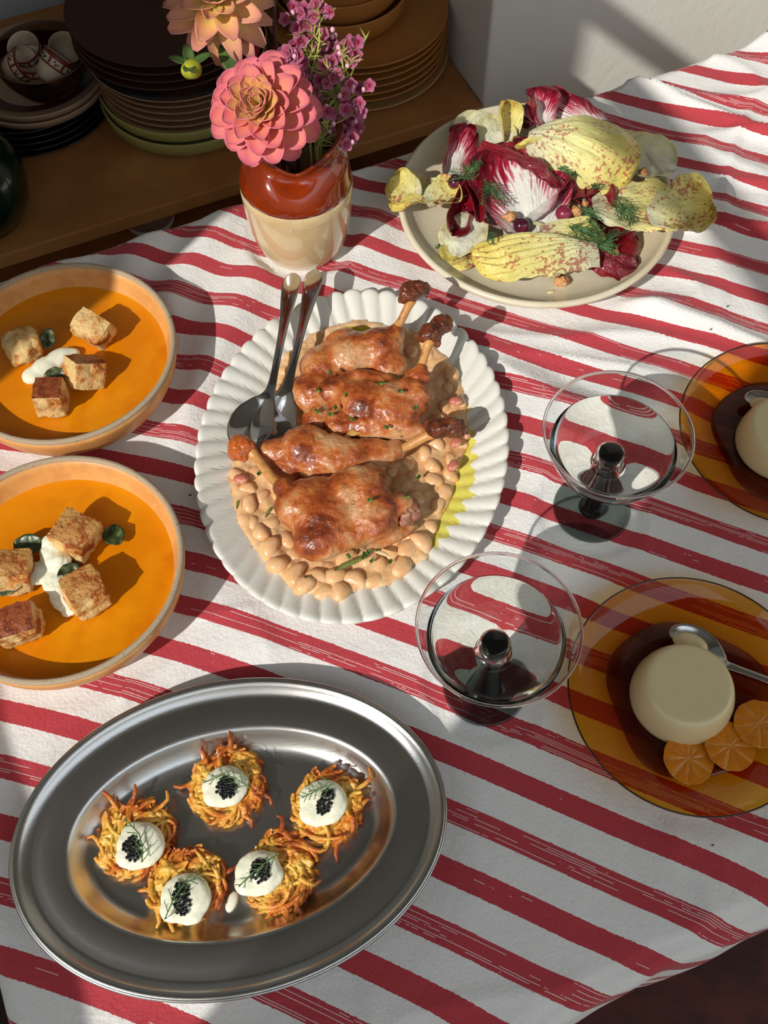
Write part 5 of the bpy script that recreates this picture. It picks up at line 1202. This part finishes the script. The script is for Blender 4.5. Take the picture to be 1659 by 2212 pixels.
for q_ in ((1248, 405, .034, .034, .014, D(30), .2, .3, 1.0, .3, 'small dark red leaf piece below the speckled dome'), (1300, 440, .030, .036, .013, D(100), .2, -.3, .9, .3, 'small dark red leaf piece between the dill tufts'), (955, 420, .030, .030, .013, D(30), .3, .3, .8, .4, 'yellow leaf flap over the left leaf near the dark grape'), (1062, 300, .026, .040, .017, D(40), .1, .1, .6, -.2, 'pale leaf edge between the red curl and the yellow curl')):
    SL('speckled' if 'yellow leaf flap' in q_[-1] else 'white' if q_[-1].startswith('pale') else 'bright', *q_[:-1], q_[-1], ruf=.005, seed=q_[0]%17)
m_grape = mat('dark_grape', rgb(64, 18, 34), .16, var=((rgb(110, 34, 56), 60, .5, .65),), coat=.5, sss=.1); m_grapr = mat('red_grape', rgb(130, 38, 62), .25, var=((rgb(150, 66, 84), 50, .5, .65),), coat=.3, sss=.1)
for px, py, h, m, lab in ((1203, 332, .042, m_grape, 'dark glossy grape, upper of two under the speckled dome'), (1214, 352, .038, m_grape, 'dark glossy grape, lower of two under the speckled dome'), (1218, 461, .032, m_grapr, 'reddish grape sitting in a pale leaf in the middle'), (1126, 487, .026, m_grape, 'dark grape at the foot of the central white rib'), (1265, 462, .024, m_grape, 'dark grape half hidden right of the reddish grape'), (984, 393, .034, m_grape, 'dark grape among dill at the left of the salad'), (1140, 262, .026, m_grape, 'dark grape at the back beside the ruffled red tip')):
    c = at(px, py, h); o = MB().add(*blob((0, 0, 0), (.0074, .0072, .0068), None, 3, .0003, 80, px)).build('grape', m, loc=(c.x, c.y, Z0+h)); tag(o, lab, 'grape')
m_wal = mat('walnut', rgb(204, 150, 96), .5, var=((rgb(150, 84, 44), 180, .5, .62), (rgb(226, 190, 140), 120, .58, .7)), bump=(300, .001))
for px, py, h, s, lab in ((1103, 468, .030, 1.0, 'walnut piece at the foot of the central radicchio'), (1208, 306, .046, .8, 'walnut piece under the speckled dome above the grapes'), (1246, 456, .034, .9, 'walnut piece right of the reddish grape'), (1213, 607, .012, 1.1, 'walnut piece alone on the plate in front of the salad'), (1190, 497, .024, .8, 'pale nut crumb behind the pleated front leaf'), (1265, 440, .032, .6, 'small nut crumb right of the middle'), (1390, 372, .030, .8, 'nut piece beside the dome at the right'), (1330, 545, .026, .6, 'nut crumb between the two crimson leaves')):
    c = at(px, py, h)
    def wrink(p, v): return p*(1+.22*math.sin(v.x*9+math.sin(v.y*6)*1.2)*.5)
    o = MB().add(*blob((0, 0, 0), (.0062*s, .0050*s, .0040*s), RZ(px), 3, .0016*s, 260, px*.01, wrink)).build('walnut_piece', m_wal, loc=(c.x, c.y, Z0+h)); tag(o, lab, 'nut')
c = at(1190, 632, .0105); o = MB().add(*blob((0, 0, 0), (.0036, .0017, .0009), RZ(.3), 2)).build('seed', mat('pale_seed', rgb(216, 200, 140), .5), loc=(c.x, c.y, Z0+.0115)); tag(o, 'small pale seed on the plate below the lone walnut', 'seed')
m_dg = mat('salad_dill', rgb(58, 92, 50), .5, var=((rgb(96, 132, 80), 150, .5, .62),))
def dill(px, py, h, ang, L, nf, lab, seed, spread=.9, zt=.3):
    c = at(px, py, h); rr = random.Random(seed); g = MB()
    for k in range(nf):
        a = ang+rr.uniform(-spread, spread); l = L*rr.uniform(.6, 1.1); o0 = Vector((rr.uniform(-.2, .2), rr.uniform(-.2, .2), 0))*L; d = Vector((math.cos(a), math.sin(a), rr.uniform(-.1, zt)))
        dill_frond(g, [o0, o0+d*l*.5+Vector((0, 0, .001)), o0+d*l+Vector((0, 0, -.001))], 12, l*.36, .00030, seed*31+k, .5)
    o = g.build('dill_sprig', m_dg, loc=(c.x, c.y, Z0+h)); tag(o, lab, 'herb')
dill(1015, 385, .046, 2.2, .020, 6, 'bushy dill sprig at the left over the red leaves', 41, 1.6)
dill(1058, 395, .040, -1.3, .026, 6, 'drooping dill sprig left of the central radicchio', 42, .7, 0)
dill(1210, 362, .046, .3, .018, 4, 'dark dill sprig right of the two dark grapes', 43, 1.2)
dill(1235, 318, .058, .6, .024, 3, 'thin green dill strands lying on the speckled dome', 44, .4, 0)
dill(1285, 405, .040, 1.2, .022, 4, 'light green dill sprig below the dome', 45, .8)
dill(1330, 430, .042, -1.2, .028, 7, 'thick blue-green dill sprig at the right', 46, .5, 0)
dill(1262, 450, .040, -1.0, .026, 5, 'feathery dill sprig in the middle right', 47, .5, 0)
dill(1240, 492, .036, -.35, .032, 7, 'long blue-green dill sprig behind the pleated leaf', 48, .3, 0)
dill(1290, 530, .030, .4, .024, 8, 'dill tuft just above the lower crimson leaf', 49, 1.2)
dill(955, 538, .0125, 2.0, .012, 3, 'tiny dill sprig lying on the plate at the lower left', 50, 1.0, 0)
dill(1067, 505, .044, -1.7, .012, 2, 'short dill tip on the pleated front leaf', 51, .5, 0)
# crumbs on the cloth
m_cr = mat('dark_crumb', rgb(60, 60, 56), .6)
for px, py, lab in ((1571, 664, 'dark crumb on the cloth right of the salad plate'), (1531, 723, 'tiny dark crumb on the cloth above the upper amber plate'), (1538, 1827, 'tiny red-brown crumb on the cloth below the lower amber plate'), (410, 1067, 'dark shred between the lower soup bowl and the platter')):
    c = at(px, py, .004); o = MB().add(*blob((0, 0, 0), (.0009, .0005, .0004) if px == 1538 else (.0016, .0006, .0005), RZ(.5), 2)).build('crumb', m_cr, loc=(c.x, c.y, Z0+cloth_h(c.x, c.y)+.0006)); tag(o, lab, 'crumb')
